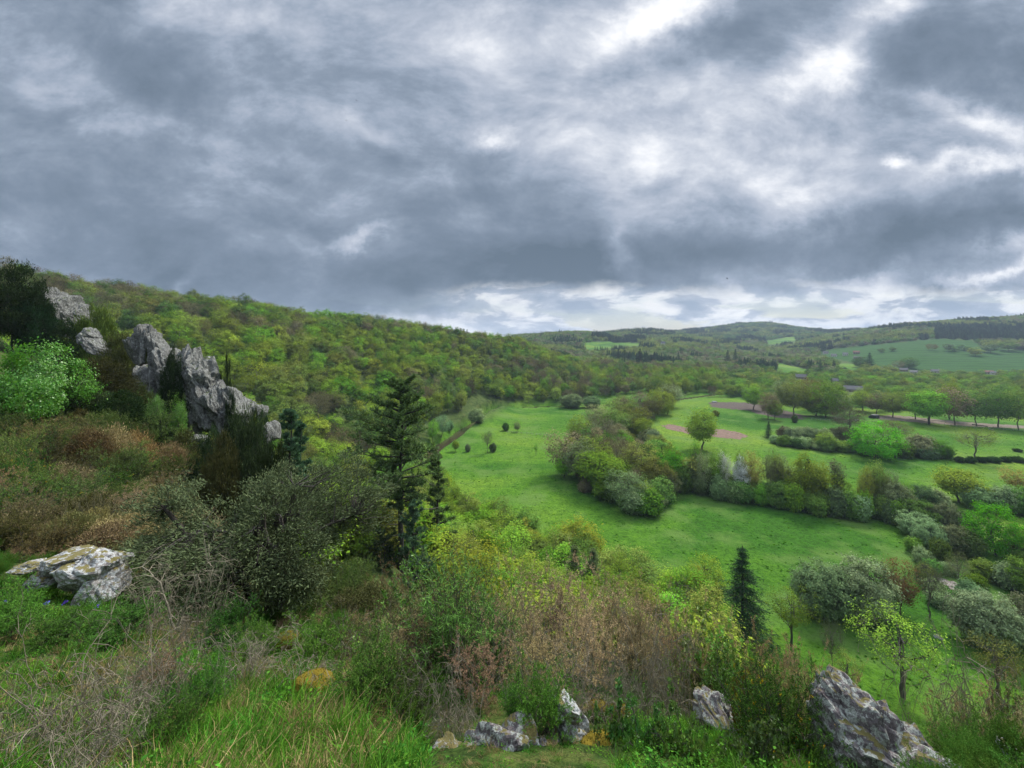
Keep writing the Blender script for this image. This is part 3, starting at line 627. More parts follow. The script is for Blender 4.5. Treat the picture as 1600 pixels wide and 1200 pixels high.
for i in range(400):
    px, py = rng.uniform(865, 1062), rng.uniform(630, 806)
    if not inpoly(px, py, [(1062,632),(1000,645),(925,682),(880,722),(872,748),(930,777),(1012,806),(1058,772),(1046,715),(1012,690),(1000,672),(1040,652)]): continue
    x, y, z = hit(px, py, 60)
    if any((x-a)**2+(y-b_)**2 < 16 for a, b_, r_ in ZONES): continue
    t = ['olive','grey','mid','brown','yg','fresh','deep'][int(rng.integers(7))]; w = rng.uniform(22, 36); k = 'shrub' if rng.uniform() < 0.35 else ['airy','oak','woodair'][int(rng.integers(3))]
    T(px, py, py-w*(0.9 if k == 'shrub' else 1.35), w*1.15, k, t, '%s %s inside the central copse' % (WORD[t], 'bush' if k == 'shrub' else 'small tree'), 'undergrowth trees inside the copse')
T(1034,742,698,9,'spruce','conifer','thin dark pointed conifer at the right end of the copse')
# hedge from the copse tip to the right
hb = 'bushes of the long hedge right of the copse'
for i, px in enumerate(np.linspace(1062, 1415, 34)):
    yb = np.interp(px, [1060,1140,1250,1340,1425], [768,783,800,812,822])
    t = ['mid','greygreen','fresh','greygreen','deep'][i % 5]
    T(px+rng.normal()*2, yb+rng.uniform(-10,1), yb-rng.uniform(34,54), rng.uniform(28,42), 'shrub', t, 'dense %s bush in the long hedge that runs right from the copse tip' % WORD[t], hb, name='hedge_bush')
for a in [
 (1078,768,706,34,'slim','olive','slender many-stemmed tree at the left end of the long hedge'),
 (1100,772,703,36,'airy','grey','grey-green twiggy tree rising from the left part of the long hedge'),
 (1118,774,700,34,'airy','fresh','light green airy tree just left of the blossom trees in the hedge'),
 (1131,775,699,26,'airy','white','tall tree with white blossom at its top rising from the long hedge'),
 (1158,778,712,34,'oak','white','white-blossomed small tree in the long hedge'),
 (1174,778,698,38,'airy','copper','small oak with yellow-brown young leaves just right of the white blossom'),
 (1200,782,703,22,'slim','grey','thin pale poplar standing in the long hedge, left of its twin'),
 (1214,784,700,24,'slim','olive','thin olive poplar standing in the long hedge, right of its twin'),
 (1262,795,706,68,'oak','yg','broad yellow-green tree wrapped round a dark conifer in the long hedge'),
 (1310,795,712,24,'slim','grey','thin grey-green tree right of the conifer in the long hedge'),
 (1320,798,748,34,'dome','fresh','small fresh green dome bush in the long hedge'),
 (1365,800,714,46,'airy','olive','airy olive tree rising from the right half of the long hedge'),
 (1395,808,742,56,'willow','greygreen','pale rounded willow at the right end of the long hedge')]:
    T(*a)
T(1263,778,716,32,'spruce','conifer','dark conifer poking out of the yellow-green hedge tree', keep=0.9)
for i in range(26):
    px = rng.uniform(1062, 1420); yb = np.interp(px, [1060,1140,1250,1340,1425], [766,780,797,809,818])-rng.uniform(4, 14); k = ['slim','airy','slim','bare'][i % 4]; t = ['grey','olive','fresh','grey','yg'][i % 5]
    T(px, yb, yb-rng.uniform(55, 86), rng.uniform(16, 30), k, t, 'slender %s half-bare tree among those rising out of the long hedge' % WORD[t], 'slender trees rising out of the long hedge', name='slender_tree')
# scrub and trees at the right
sc = 'scrub bushes at the right edge of the valley floor'
T(1556,868,780,84,'dome','bright','big bright green dome tree at the right edge of the valley', keep=0.95)
T(1498,785,724,74,'oak','yg','wide yellow-green tree above the right scrub', keep=0.6)
T(1592,770,727,50,'woodair','copper','brownish tree cut by the right edge above the scrub')
T(1600,880,820,60,'dome','mid','dark green tree behind the big bright dome tree at the right edge')
for (px, yb, h, w, t) in [(1435,800,45,50,'greygreen'),(1460,800,40,40,'grey'),(1530,795,42,56,'greygreen'),(1570,800,46,50,'greygreen'),(1600,805,50,50,'mid'),(1440,830,50,60,'mid'),(1475,835,55,50,'grey'),
    (1500,835,45,46,'deep'),(1425,812,36,40,'deep'),(1432,838,42,56,'greygreen'),(1455,862,52,48,'greygreen'),(1490,865,50,50,'grey'),(1470,880,42,30,'olive'),(1440,878,26,28,'greygreen'),(1428,862,26,26,'mid'),(1455,895,24,26,'deep'),(1482,898,22,26,'greygreen'),(1515,935,30,40,'greygreen'),(1460,925,22,34,'greygreen'),(1515,872,48,40,'deep'),
    (1540,905,32,46,'mid'),(1580,920,44,44,'greygreen'),(1610,930,60,60,'mid'),(1445,905,26,26,'olive'),(1525,915,20,30,'fresh'),(1410,822,28,36,'mid')]:
    T(px, yb, yb-h, w, 'shrub' if w < 48 else 'willow', t, '%s scrub bush among those at the right edge of the valley floor' % WORD[t], sc, name='scrub_bush')
# second hedge across the right meadow
h2 = 'bushes of the upper hedge across the right meadow'
for i, px in enumerate(np.linspace(1212, 1478, 24)):
    yb = np.interp(px, [1200,1300,1400,1480], [696,706,715,719]); t = ['greygreen','mid','greygreen','deep'][i % 4]
    T(px+rng.normal()*2, yb+rng.uniform(-5,0), yb-rng.uniform(16,29), rng.uniform(20,30), 'shrub', t, '%s bush in the upper hedge that crosses the right meadow' % WORD[t], h2, name='hedge_bush')
for i, px in enumerate(np.linspace(1225, 1330, 9)):
    T(px, 693-rng.uniform(0,6), 668-rng.uniform(0,5), 22, 'shrub', 'grey', 'grey thin bush standing behind the left part of the upper hedge', 'grey bushes behind the upper hedge', name='hedge_bush')
for i, px in enumerate([1500,1516,1534,1552,1572,1590]):
    T(px, 722+rng.uniform(-1,3), 712, rng.uniform(14,22), 'shrub', 'dark', 'low dark bush on the bank right of the round hedge tree', 'low dark bank bushes', name='low_bush')
for a in [(1201,684,658,13,'spruce','conifer','small dark cypress at the left end of the upper hedge'),
 (1367,716,656,78,'dome','bright','dense bright green dome tree in the upper hedge'),
 (1290,704,672,34,'airy','yg','yellowish small tree in the left half of the upper hedge'),
 (1325,690,630,58,'bare','brown','bare spreading brown tree behind the upper hedge, left of the dome tree'),
 (1400,700,654,50,'bare','copper','bare reddish brown tree just right of the dome tree'),
 (1440,712,676,48,'shrub','grey','rounded grey-green bush right of the bare reddish tree'),
 (1472,717,684,32,'airy','fresh','fresh green tree at the right end of the upper hedge'),
 (1523,720,664,60,'bare','olive','spreading half-bare tree standing alone right of the upper hedge'),
 (1590,706,700,12,'shrub','dark','small round dark bush alone on the far right meadow'),
 (1242,660,647,10,'shrub','deep','small dark bush on the green left of the tall green trees'),
 (1118,650,640,12,'shrub','olive','small bush on the far edge of the upper meadow')]:
    T(*a)
# row behind the upper meadow
row = 'trees of the row behind the upper meadow'
for a in [(1291,652,593,66,'dome','fresh','big dense green tree with a dark trunk behind the upper meadow'),
 (1275,650,612,44,'oak','olive','olive tree leaning against the left of the big dense green tree'),
 (1240,648,588,54,'airy','olive','olive grove tree with thin visible trunks, left of the big green tree'),
 (1222,646,590,36,'airy','grey','grey-green grove tree left of the olive one'),
 (1200,654,611,36,'airy','brown','brownish tree with thin crown at the far soil edge'),
 (1210,656,622,30,'airy','yg','small yellow-green tree beside the far soil edge'),
 (1177,640,598,34,'oak','fresh','fresh green tree at the left end of the far row'),
 (1268,640,584,40,'woodair','copper','coppery crown poking up behind the big green tree'),
 (1347,642,606,36,'oak','yg','yellow-green rounded tree between the big green tree and the dark tarp'),
 (1370,648,608,44,'woodair','brown','brown hazy tree above the dark tarp'),
 (1395,652,608,44,'airy','olive','olive tree right of the dark tarp'),
 (1452,663,602,62,'oak','fresh','broad green tree with a pale trunk by the farm track'),
 (1430,655,600,44,'airy','yg','yellow-green tree left of the pale-trunked one by the track'),
 (1492,664,600,56,'woodair','brown','coppery brown tree right of the pale-trunked one'),
 (1484,655,590,34,'oak','yg','yellow top of a tree behind the coppery one'),
 (1525,666,598,54,'woodair','deep','deep green tree right of the coppery one'),
 (1560,668,600,56,'airy','mid','mid-green ivy-clad tree near the right end of the far row'),
 (1592,672,596,50,'woodair','mid','mid-green tree at the right end of the far row'),
 (1320,648,612,30,'woodair','grey','grey thin tree behind the bare hedge tree')]:
    T(*a, group=row)
# the river edge and the small grey bushes on it
for a in [(690,684,648,32,'airy','greygreen','light green slender tree on the near river bank beyond the pine'),
 (676,692,655,26,'airy','fresh','fresh green slender tree at the river behind the pine'),
 (745,660,636,30,'shrub','greygreen','grey rounded willow where the river bends out of sight'),
 (893,637,613,40,'willow','greygreen','grey-green rounded bush at the far meadow edge, left of its pair'),
 (925,637,616,34,'willow','greygreen','grey-green rounded bush at the far meadow edge, right of its pair'),
 (703,672,655,14,'shrub','greygreen','small pale bush on the far river bank')]:
    T(*a)
# willows and small trees on the near right
for a in [(1283,962,871,92,'willow','greygreen','big round pale willow bush, left one of the pair in the near meadow'),
 (1352,968,868,96,'willow','greygreen','big round pale willow bush, right one of the pair in the near meadow'),
 (1540,1010,915,96,'willow','greygreen','wide grey-green willow in the right corner of the near meadow'),
 (1605,1010,925,70,'willow','grey','grey willow cut by the right edge of the near meadow'),
 (1310,962,936,40,'bare','grey','low silvery bare bush at the foot of the willow pair'),
 (1407,960,870,64,'airy','copper','thin brown-leafed tree with ivy on its forked trunk'),
 (1452,965,868,54,'bare','grey','thin grey bare tree right of the ivy-clad one'),
 (1497,922,862,34,'bare','grey','pale bare sapling above the stony bank'),
 (1470,945,922,40,'shrub','greygreen','low pale scrub below the stony bank'),
 (1300,1060,960,34,'bare','grey','grey leafless sapling in front of the willow pair'),
 (1160,1004,854,82,'spruce','conifer','dark pointed spruce standing at the edge of the near meadow')]:
    T(*a)
T(1412,1090,938,160,'sparse','yg','spreading young oak with yellow-green leaves on bare limbs below the lichen rock', name='oak_tree', keep=0.95)
T(1236,1010,903,96,'sparse','yg','ragged yellow-green oak sapling left of the willow pair', name='oak_tree')
T(1560,1085,985,100,'sparse','olive','half-bare oak with pale forked trunk near the right edge', name='oak_tree')
T(1325,1085,1010,60,'sparse','olive','thin olive sapling in the grass left of the spreading oak')
# ------------------------------------------------------------------ woods
def dens(px): return 1
def free(x, y, pad=0):
    for (a, b_, r) in ZONES:
        if (x-a)**2+(y-b_)**2 < (r+pad)**2: return False
    return True
FPOLY = [p for v in FIELDS.values() for p in v]
cand = []
def foot(px): return np.interp(px, [200,600,680,700,750,800,900,960,1000,1060,1100,1150,1200,1280,1400,1600,2000], [108,175,268,272,345,380,388,425,452,440,425,428,395,335,345,350,360])
def gen(x0, x1, y0, y1, sp, test):
    """jittered grid in world space"""
    out = []
    for iy in range(int((y1-y0)/sp)):
        for ix in range(int((x1-x0)/sp)):
            x = x0+(ix+rng.uniform(0.1, 0.9))*sp; y = y0+(iy+rng.uniform(0.1, 0.9))*sp
            out.append((x, y))
    P = np.array(out); px = HX+F*P[:, 0]/P[:, 1]
    P = P[(px > -80) & (px < 1680)]; z = height(P[:, 0], P[:, 1]); px, py = proj(P[:, 0], P[:, 1], z)
    ok = test(P[:, 0], P[:, 1], z, px, py)
    return np.column_stack([P, z, px, py])[ok]
RECTS.append((592, 662, 690, 862, 59))
# left hillside and the belt round the meadow
def t1(x, y, z, px, py):
    return (y > foot(px)) & (y < 640) & (river_d(x, y) > 9) & ~((px > 1160) & (px < 1320) & (py > 642)) & ((px < 1120) | (y > 420) | (fbm(x/30, y/30, 0, 2, 44) > np.where(px > 1370, -0.8, -0.25)))
W1 = gen(-900, 900, 105, 640, 9.0, t1)
def t2(x, y, z, px, py):      # slope under the look-out, down to the meadow
    lim = np.interp(px, [430,660,700,760,850,930,960,1080,1140,1200], [600,690,740,770,790,830,850,858,890,2000])
    top = HY+F*(EYE-(z+10.5))/y
    return (px > 420) & (px < 1215) & (top > lim) & (z < np.interp(px, [420, 600, 700, 900, 1200], [40, 34, 33, 36, 36])) & (y > 38) & (river_d(x, y) > 7) & (y < foot(px)) & ((z > 0.35) | (top > lim+6)) & (y < 170)
W2 = gen(-110, 70, 20, 175, 6.2, t2)
def far_ok(x, y, z, px, py):
    keep = ~(field_mask('crop', x, y, z) | field_mask('pasture', x, y, z))
    for pl in FPOLY:          # leave the front edge of the far fields in view
        keep &= ~inpoly(px, py-3, pl) & ~inpoly(px, py-6, pl)
    return keep
W3 = gen(-200, 1400, 640, 1150, 11, lambda x, y, z, px, py: far_ok(x, y, z, px, py) & (px > 700) & ((px < 1250) | (y > 700) | (fbm(x/60, y/60, 0, 2, 12) > -0.2)))
W4 = gen(0, 2300, 1150, 1800, 14, lambda x, y, z, px, py: far_ok(x, y, z, px, py) & (px > 780))
W5 = gen(50, 4200, 1800, 3400, 24, lambda x, y, z, px, py: far_ok(x, y, z, px, py) & (px > 850) & (px < 1480))
print('woods', len(W1), len(W2), len(W3), len(W4), len(W5))

def in_front_of_kept(px, top, y, hw):
    for (a, b_, t, bb, Y) in RECTS:
        if y < Y and px+hw > a and px-hw < b_ and top < bb: return True
    return False
# houses: (px, py of base, Y hint, width m, depth m, wall h, roof, wall mat, yaw, label)
def house(px, py, ymin, wm_, dm, hh, rh, wall, roof, yaw, label, keep=0.5, chim=True, name='house'):
    wm_ *= 0.7; keep *= 0.65; hh *= 0.85; rh *= 0.75; dm *= 0.8
    x, y, z = hit(px, py, ymin); z = z-0.3
    e = empty(name, (x, y, z), math.atan2(-x, y)+yaw)
    w2, d2 = wm_/2, dm/2
    m = MB(); v = [(-w2,-d2,-2),(w2,-d2,-2),(w2,d2,-2),(-w2,d2,-2),(-w2,-d2,hh),(w2,-d2,hh),(w2,d2,hh),(-w2,d2,hh),(-w2,0,hh+rh),(w2,0,hh+rh)]
    m.add(v, [[0,1,5,4],[2,3,7,6],[1,2,6,5],[3,0,4,7]], [[4,7,8],[5,9,6]]); obj('wall', m.mesh('house_wall', wall), e)
    o_, th = 0.35, 0.18; m = MB(); sl = rh/d2
    for sy in (-1, 1):
        a = [(-w2-o_, sy*(d2+o_), hh-o_*sl), (w2+o_, sy*(d2+o_), hh-o_*sl), (w2+o_, 0, hh+rh), (-w2-o_, 0, hh+rh)]
        a = [(p[0], p[1], p[2]+0.03) for p in a]; tt = [(p[0], p[1], p[2]+th) for p in a]
        m.add(a+tt, [[3,2,1,0],[4,5,6,7],[0,1,5,4],[1,2,6,5],[2,3,7,6],[3,0,4,7]])
    rf = obj('roof', m.mesh('house_roof', roof), e)
    def box(n, mat, c, s, par):
        mm = MB(); c = np.array(c); s = np.array(s)/2
        vv = np.array([[i, j, k] for k in (-1, 1) for j in (-1, 1) for i in (-1, 1)])*s+c
        mm.add(vv, [[0,2,3,1],[4,5,7,6],[0,1,5,4],[2,6,7,3],[0,4,6,2],[1,3,7,5]]); return obj(n, mm.mesh(n, mat), par)
    if chim: box('chimney', wall, (w2-0.6, 0, hh+rh+0.3), (0.7, 0.9, 1.6), rf)
    nwin = max(1, int(wm_/3.2))
    for i in range(nwin):
        xx = -w2+(i+0.5)*wm_/nwin
        for zz in ([1.5] if hh < 4 else [1.5, 4.1]):
            if i == nwin//2 and zz < 2: box('door', M_DOOR, (xx, -d2-0.02, 1.05), (1.0, 0.08, 2.1), e)
            else: box('window', M_GLASS, (xx, -d2-0.02, zz), (1.1, 0.08, 1.2), e)
    p2, q2 = proj(x, y, z+hh+rh); hw = wm_/2*F/y
    RECTS.append((px-hw, px+hw, q2, q2+(py-q2)*keep, y-6)); ZONES.append((x, y, wm_*0.6))
    return mark(e, label, 'house' if name != 'barn' else 'barn')
house(1036,538,1000,17,10,6,6,M_WALL,M_ROOF,0.3,'white house with a steep gable alone on the wooded far hillside',0.8)
house(1290,553,700,16,9,5,4,M_WALL,M_ROOF,0.2,'pale house at the left end of the far hamlet',0.75)
house(1303,557,700,15,9,4.5,3.6,M_WALL,M_ROOF,-0.3,'second pale house of the far hamlet, lower than its neighbour',0.7)
house(1321,555,700,14,9,4.6,3.6,M_WALL,M_ROOF,0.1,'grey-roofed pale house in the middle of the far hamlet',0.7)
house(1338,553,700,17,10,5,4.5,M_STONE,M_ROOFR,0.15,'house with a red clay roof in the far hamlet',0.8)
house(1340,560,700,20,9,3,2.6,M_STONE,M_ROOF,0.05,'long low grey barn in front of the red-roofed house',0.7,False,'barn')
house(1412,580,600,15,9,3.6,3.4,M_STONE,M_ROOF,0.1,'grey-roofed house at the foot of the striped crop field',0.7)
house(1428,583,600,13,9,3.2,3,M_WALL,M_ROOF,-0.1,'pale farmhouse right of the grey-roofed one below the crop field',0.65)
house(1461,582,600,15,9,3.6,3.4,M_WALL,M_ROOF,0.2,'white-walled house half hidden in trees below the crop field',0.7)
house(1545,584,600,15,9,3.6,3.6,M_STONE,M_ROOFR,0.0,'red-roofed house at the right below the crop field',0.7)
house(1552,585,620,10,8,3.6,2.6,M_WALL,M_ROOF,0.4,'white gabled house beside the right-hand red roof',0.7)
house(1252,592,500,20,11,4,5,M_STONE,M_ROOF,-0.1,'large slate-roofed farmhouse left of the tall green tree tops',0.6)
house(1333,612,420,26,12,4,5,M_STONE,M_ROOF,0.15,'long slate-roofed barn half hidden behind the yellow-green tree',0.6,False,'barn')
house(1305,598,480,11,8,4,3.6,M_STONE,M_ROOF,0.4,'small slate roof showing above the big green tree',0.5)

# which wood trees fill most of the picture: those stand one by one, the rest are the far wood
recs = []
for (W, sp) in ((W1, 9.0), (W2, 4.4)):
    for (x, y, z, px, py) in W:
        near = sp < 5
        if near: h, w = rng.uniform(10, 15.5), rng.uniform(10, 14.5)
        elif px > 1120: h, w = rng.uniform(8, 16), rng.uniform(10, 15)
        elif z < 16 and px > 680: h, w = rng.uniform(13, 21), rng.uniform(10, 14)
        else:
            w = rng.uniform(7.5, 16); h = w*rng.uniform(0.85, 1.25)
        if not near and abs(y-foot(px)) < 9 and px > 680 and px < 1120: h *= 0.8
        if not free(x, y, 1.0 if near else 2.5): continue
        top = HY+F*(EYE-z-h)/y
        if in_front_of_kept(px, top, y, w*0.5*F/y): continue
        if px > 1130 and top < 578 and y < 620: h *= 0.65; top = HY+F*(EYE-z-h)/y
        recs.append([x, y, z, px, top, h, w, 1 if near else 0])
recs = np.array(recs)
# id buffer, 4 px cells, far to near
GW, GH = 400, 300; buf = np.full((GH, GW), -1); Xc = (np.arange(GW)+0.5)*4; Yc = (np.arange(GH)+0.5)*4
order = np.argsort(-recs[:, 1])
tz = np.full(GW, 1e9)  # rows hidden by nearer terrain
Ys = np.geomspace(20, 900, 300)
def horizon_rows(px, ymax):
    Y = Ys[Ys < ymax*0.97]; return (HY+F*(EYE-height((px-HX)/F*Y, Y))/Y).min() if len(Y) else 1e9
for k in order:
    x, y, z, px, top, h, w, nr_ = recs[k]; hw = w*0.5*F/y; bot = min(HY+F*(EYE-z)/y, horizon_rows(px, y))
    cy, ry = (top+bot)/2, (bot-top)/2
    if ry <= 0: continue
    c0, c1 = int(max(0, (px-hw)/4)), int(min(GW, (px+hw)/4+1)); r0, r1 = int(max(0, top/4)), int(min(GH, bot/4+1))
    if c1 <= c0 or r1 <= r0: continue
    XX, YY = np.meshgrid(Xc[c0:c1], Yc[r0:r1]); mk = ((XX-px)/hw)**2+((YY-cy)/ry)**2 < 1
    buf[r0:r1, c0:c1][mk] = k
for (x, y, r_, z, h) in sorted(NAMED, key=lambda a: -a[1]):
    px, top = proj(x, y, z+h); _, bot = proj(x, y, z); hw = r_*F/y
    buf[int(max(0, top/4)):int(bot/4), int(max(0, (px-hw*0.7)/4)):int((px+hw*0.7)/4)] = -2
buf[180:, :105] = -2; buf[int(950/4):, :] = -2
cnt = np.bincount(buf[buf >= 0], minlength=len(recs))
single = np.argsort(-cnt)[:295]; single = set(int(k) for k in single if cnt[k] >= 1)
print('wood trees', len(recs), 'singles', len(single), 'min cells', min(cnt[list(single)]), 'visible', (cnt > 0).sum())
def wood_tint(x, y, z, px, near):
    v = fbm(x/50, y/50, 0, 3, 31)*1.3+rng.normal()*0.30
    if near: return ['yg','fresh','yg','olive','fresh','mid','olive'][int(rng.integers(7))]
    if px > 1120: return ['olive','yg','mid','fresh','deep','mid','olive','fresh'][int(rng.integers(8))]
    if y > 300 or z > 70: v -= 0.25
    if v > 0.22: return 'fresh' if rng.uniform() < 0.35 else 'yg'
    if v > -0.25: return ['olive','yg','olive','fresh'][int(rng.integers(4))]
    return ['brown','mid','brown','deep','olive'][int(rng.integers(5))]
def zone(px, py, y, z, near):
    if near: return 'on the near slope, ' + ('left of the big pine' if px < 600 else 'right of the big pine' if px < 800 else 'below the meadow bend' if px < 960 else 'beside the spruce')
    if px > 1130: return 'in the belt between the right meadow and the crop field'
    if z < 12: return 'at the foot of the wooded hill ' + ('by the river' if px < 860 else 'behind the round meadow' if px < 1000 else 'behind the copse')
    s = 'left part' if px < 330 else 'middle' if px < 560 else 'right part'
    return ('near the skyline' if z > 62 else 'midway up' if z > 35 else 'low') + ' on the %s of the wooded hillside' % s
lib, libk = [], {}
for kind in ('wood', 'woodair', 'woodbare', 'near', 'far', 'farcon', 'airy', 'oak'):
    for tint in ('yg', 'olive', 'fresh', 'grey', 'brown', 'mid', 'deep', 'conifer', 'greygreen'):
        for (cr, wd) in ARCH[kind][:3]:
            libk.setdefault((kind, tint), []).append(len(lib)); lib.append((cr, TINT[tint]))
woodlib = {}
for kind in ('wood', 'woodair', 'woodbare', 'near', 'airy', 'oak'):
    woodlib[kind] = []
    for (cr, wd) in ARCH[kind][:3]: woodlib[kind].append(len(lib)); lib.append((wd, (1, 1, 1)))
SP, SR, SS, SI = [], [], [], []
def stuff_tree(kind, tint, x, y, z, h, w, wood=True):
    ch = libk[(kind, tint)]; q = int(rng.integers(len(ch))); s = w/(2*WR[kind]); r = (0, 0, rng.uniform(0, 6.28))
    for ii in ([ch[q]]+([woodlib[kind][q]] if wood and kind in woodlib else [])):
        SP.append((x, y, z)); SR.append(r); SS.append((s, s, h)); SI.append(ii)
for k, (x, y, z, px, top, h, w, nr_) in enumerate(recs):
    t = wood_tint(x, y, z, px, nr_)
    nk = ['near', 'airy', 'airy', 'oak'][int(rng.integers(4))]
    kind = (nk if nr_ else 'woodair' if rng.uniform() < 0.4 else 'wood') if t != 'brown' and t != 'grey' else (nk if nr_ else ['woodbare', 'woodair'][int(rng.integers(2))])
    if k in single:
        lb = '%s %s tree %s' % (WORD[t], {'near': 'sparse young', 'airy': 'see-through', 'oak': 'full-crowned', 'wood': 'round-crowned', 'woodair': 'loose-crowned', 'woodbare': 'budding'}[kind], zone(px, top, y, z, nr_))
        plant(kind, x, y, z-0.2, h, w, t, lb, lb.replace('tree', 'trees'), lean=0.04)
    elif cnt[k] > 0 or y > 250 or nr_: stuff_tree(kind, t, x, y, z-0.2, h, w, wood=(cnt[k] > 0))
for W, hh, ww in ((W3, (9, 15), (11, 17)), (W4, (11, 17), (15, 22)), (W5, (12, 19), (24, 36))):
    for (x, y, z, px, py) in W:
        h, w = rng.uniform(*hh), rng.uniform(*ww); top = HY+F*(EYE-z-h)/y
        if in_front_of_kept(px, top, y, w*0.5*F/y) or not free(x, y, 4): continue
        con = fbm(x/90, y/90, 0, 2, 77) +rng.normal()*0.12 > 0.50
        if (1460 < px < 1640 and 512 < py < 534 and y > 900): con = True
        if con: stuff_tree('farcon', 'conifer', x, y, z-0.3, h*1.35, w*0.62); stuff_tree('farcon', 'conifer', x+w*0.4, y+3, z-0.3, h*1.25, w*0.6)
        else:
            v = fbm(x/120, y/120, 0, 3, 55)+rng.normal()*0.3
            stuff_tree('wood' if y < 800 else 'far', 'deep' if (y > 1700 and v < 0.3) else 'olive' if v > 0.1 else ('mid' if v > -0.2 else ['deep', 'brown', 'grey'][int(rng.integers(3))]), x, y, z-0.3, h, w, False)
scatter('woodland', SP, SR, SS, SI, lib, 'far-off woods covering the hills beyond and the back of the wooded slope')
# named far trees on the fields and dark pointed firs
for (px, py, tp, w, kind, t, lb) in [
 (1377,551,543,12,'wood','mid','small round tree on the crop field, left one of the upper pair'),(1395,549,541,12,'wood','mid','small round tree on the crop field, right one of the upper pair'),
 (1420,575,557,28,'dome','deep','broad dark green tree at the lower edge of the crop field'),(1404,577,563,18,'woodbare','brown','grey leafless tree beside the broad dark one below the crop field'),
 (1359,577,551,17,'spruce','conifer','tall dark conifer in front of the far hamlet'),(1344,574,555,24,'dome','deep','dark green broad tree left of the tall conifer by the hamlet'),
 (1456,548,536,16,'woodbare','copper','reddish leafless tree high on the crop field'),(1482,549,535,15,'wood','grey','pale tree high on the crop field by the hedge'),
 (1525,556,541,22,'wood','olive','round yellow-olive tree at the end of the crop field hedge'),(1548,551,536,24,'wood','greygreen','pale round tree at the top right of the crop field'),
 (1502,546,537,12,'wood','deep','small dark tree in the hedge on the crop field'),(1512,549,540,14,'wood','mid','green bush-like tree in the hedge on the crop field'),(1492,549,542,14,'wood','deep','low dark tree at the left of the crop field hedge'),
 (1575,548,532,26,'wood','mid','mid-green round tree at the wood edge above the crop field'),(1600,547,531,26,'wood','grey','grey-green tree at the right wood edge above the crop field'),
 (976,570,543,10,'spruce','blue','blue-green pointed fir left in the dark fir clump behind the round meadow'),(966,568,544,10,'spruce','conifer','dark pointed fir at the left end of the fir clump behind the meadow'),
 (1000,572,544,13,'spruce','conifer','dark pointed fir in the middle of the fir clump behind the meadow'),(1010,572,548,12,'spruce','conifer','dark pointed fir right of the middle of the fir clump'),
 (990,572,546,11,'spruce','blue','blue-green fir just left of the middle of the clump'),(1060,572,550,9,'spruce','conifer','single dark fir between the fir clump and the fir pair'),
 (1137,570,547,12,'spruce','conifer','dark pointed fir, left one of the pair above the far soil'),(1149,570,545,12,'spruce','conifer','dark pointed fir, right one of the pair above the far soil'),
 (1282,584,562,11,'spruce','conifer','dark narrow fir below the far hamlet'),(1264,586,568,10,'wood','deep','dark small tree left of the narrow fir below the hamlet'),
 (925,530,521,8,'spruce','conifer','dark fir beside the small far pasture, left'),(932,530,520,8,'spruce','conifer','dark fir beside the small far pasture, right')]:
    tree_at(px, py, tp, w, kind, t, lb, ymin=450)
# ------------------------------------------------------------------ rocks
import bmesh
def ico(sub):
    bm = bmesh.new(); bmesh.ops.create_icosphere(bm, subdivisions=sub, radius=1)
    v = np.array([q.co[:] for q in bm.verts]); f = np.array([[w.index for w in p.verts] for p in bm.faces]); bm.free(); return v, f
ICO5, ICO4 = ico(5), ico(4)
def rock_lump(mb, c, size, seed, rot=(0, 0, 0), planes=16, rough=0.06, strata=None, hi=True):
    global rng; old = rng; rng = np.random.default_rng(seed)
    d, f = (ICO5 if hi else ICO4)
    Np = rdir(planes); hh = rng.uniform(0.62, 1.0, planes)
    Np = np.concatenate([Np, [[0, 0, 1], [1, 0, 0], [-1, 0, 0], [0, -1, 0]]]); hh = np.concatenate([hh, [0.95, 0.95, 0.95, 0.95]])
    dn = d@Np.T; r = np.min(np.where(dn > 0.02, hh/np.maximum(dn, 0.02), 9), 1)
    p = d*np.minimum(r, 1.35)[:, None]
    o = seed*3.1
    n = fbm(p[:, 0]*2.2+o, p[:, 1]*2.2, p[:, 2]*2.2, 5, 3, 0.55)
    p = p*(1+rough*n[:, None])
    if strata:      # thin parallel ribs along the rock, broken by cracks
        a = np.array(strata[:3]); a = a/np.linalg.norm(a); k = strata[3]
        q = p@a*k+0.8*fbm(p[:, 0]*1.3+o, p[:, 1]*1.3, p[:, 2]*1.3, 3, 8)
        rib = np.abs((q % 1)-0.5)*2; big = np.abs(((q*0.31) % 1)-0.5)*2
        p = p-norm(p)*(0.05*(1-rib)**3+0.11*(1-big)**5)[:, None]
    p = p*np.array(size)
    rx, ry, rz = rot
    Rx = np.array([[1,0,0],[0,math.cos(rx),-math.sin(rx)],[0,math.sin(rx),math.cos(rx)]]); Ry = np.array([[math.cos(ry),0,math.sin(ry)],[0,1,0],[-math.sin(ry),0,math.cos(ry)]])
    Rz = np.array([[math.cos(rz),-math.sin(rz),0],[math.sin(rz),math.cos(rz),0],[0,0,1]])
    p = p@(Rz@Ry@Rx).T+np.array(c)
    mb.add(p, t=f); rng = old
def rock(name, px, py, Y, lumps, mat, label, group=None):
    """lumps: (dpx, dpy, w px, h px, depth m, roll deg, seed, strata)"""
    m = MB(); x0, z0 = (px-HX)/F*Y, gz(py, Y)
    for (dx, dy, w, h, dep, roll, seed, st) in lumps:
        s = Y/F; rock_lump(m, (dx*s, rng.uniform(-0.1, 0.1)*dep, -dy*s), (w*s/2, dep/2, h*s/2), seed, (0, math.radians(roll), 0), strata=st, rough=0.10)
    o = obj(name, m.mesh(name, mat, False)); o.location = (x0, Y, z0); RK.append((x0, Y, z0))
    return mark(o, label, 'rock', group)
RK = []
ST = (1.0, 0.25, 0.18, 9)
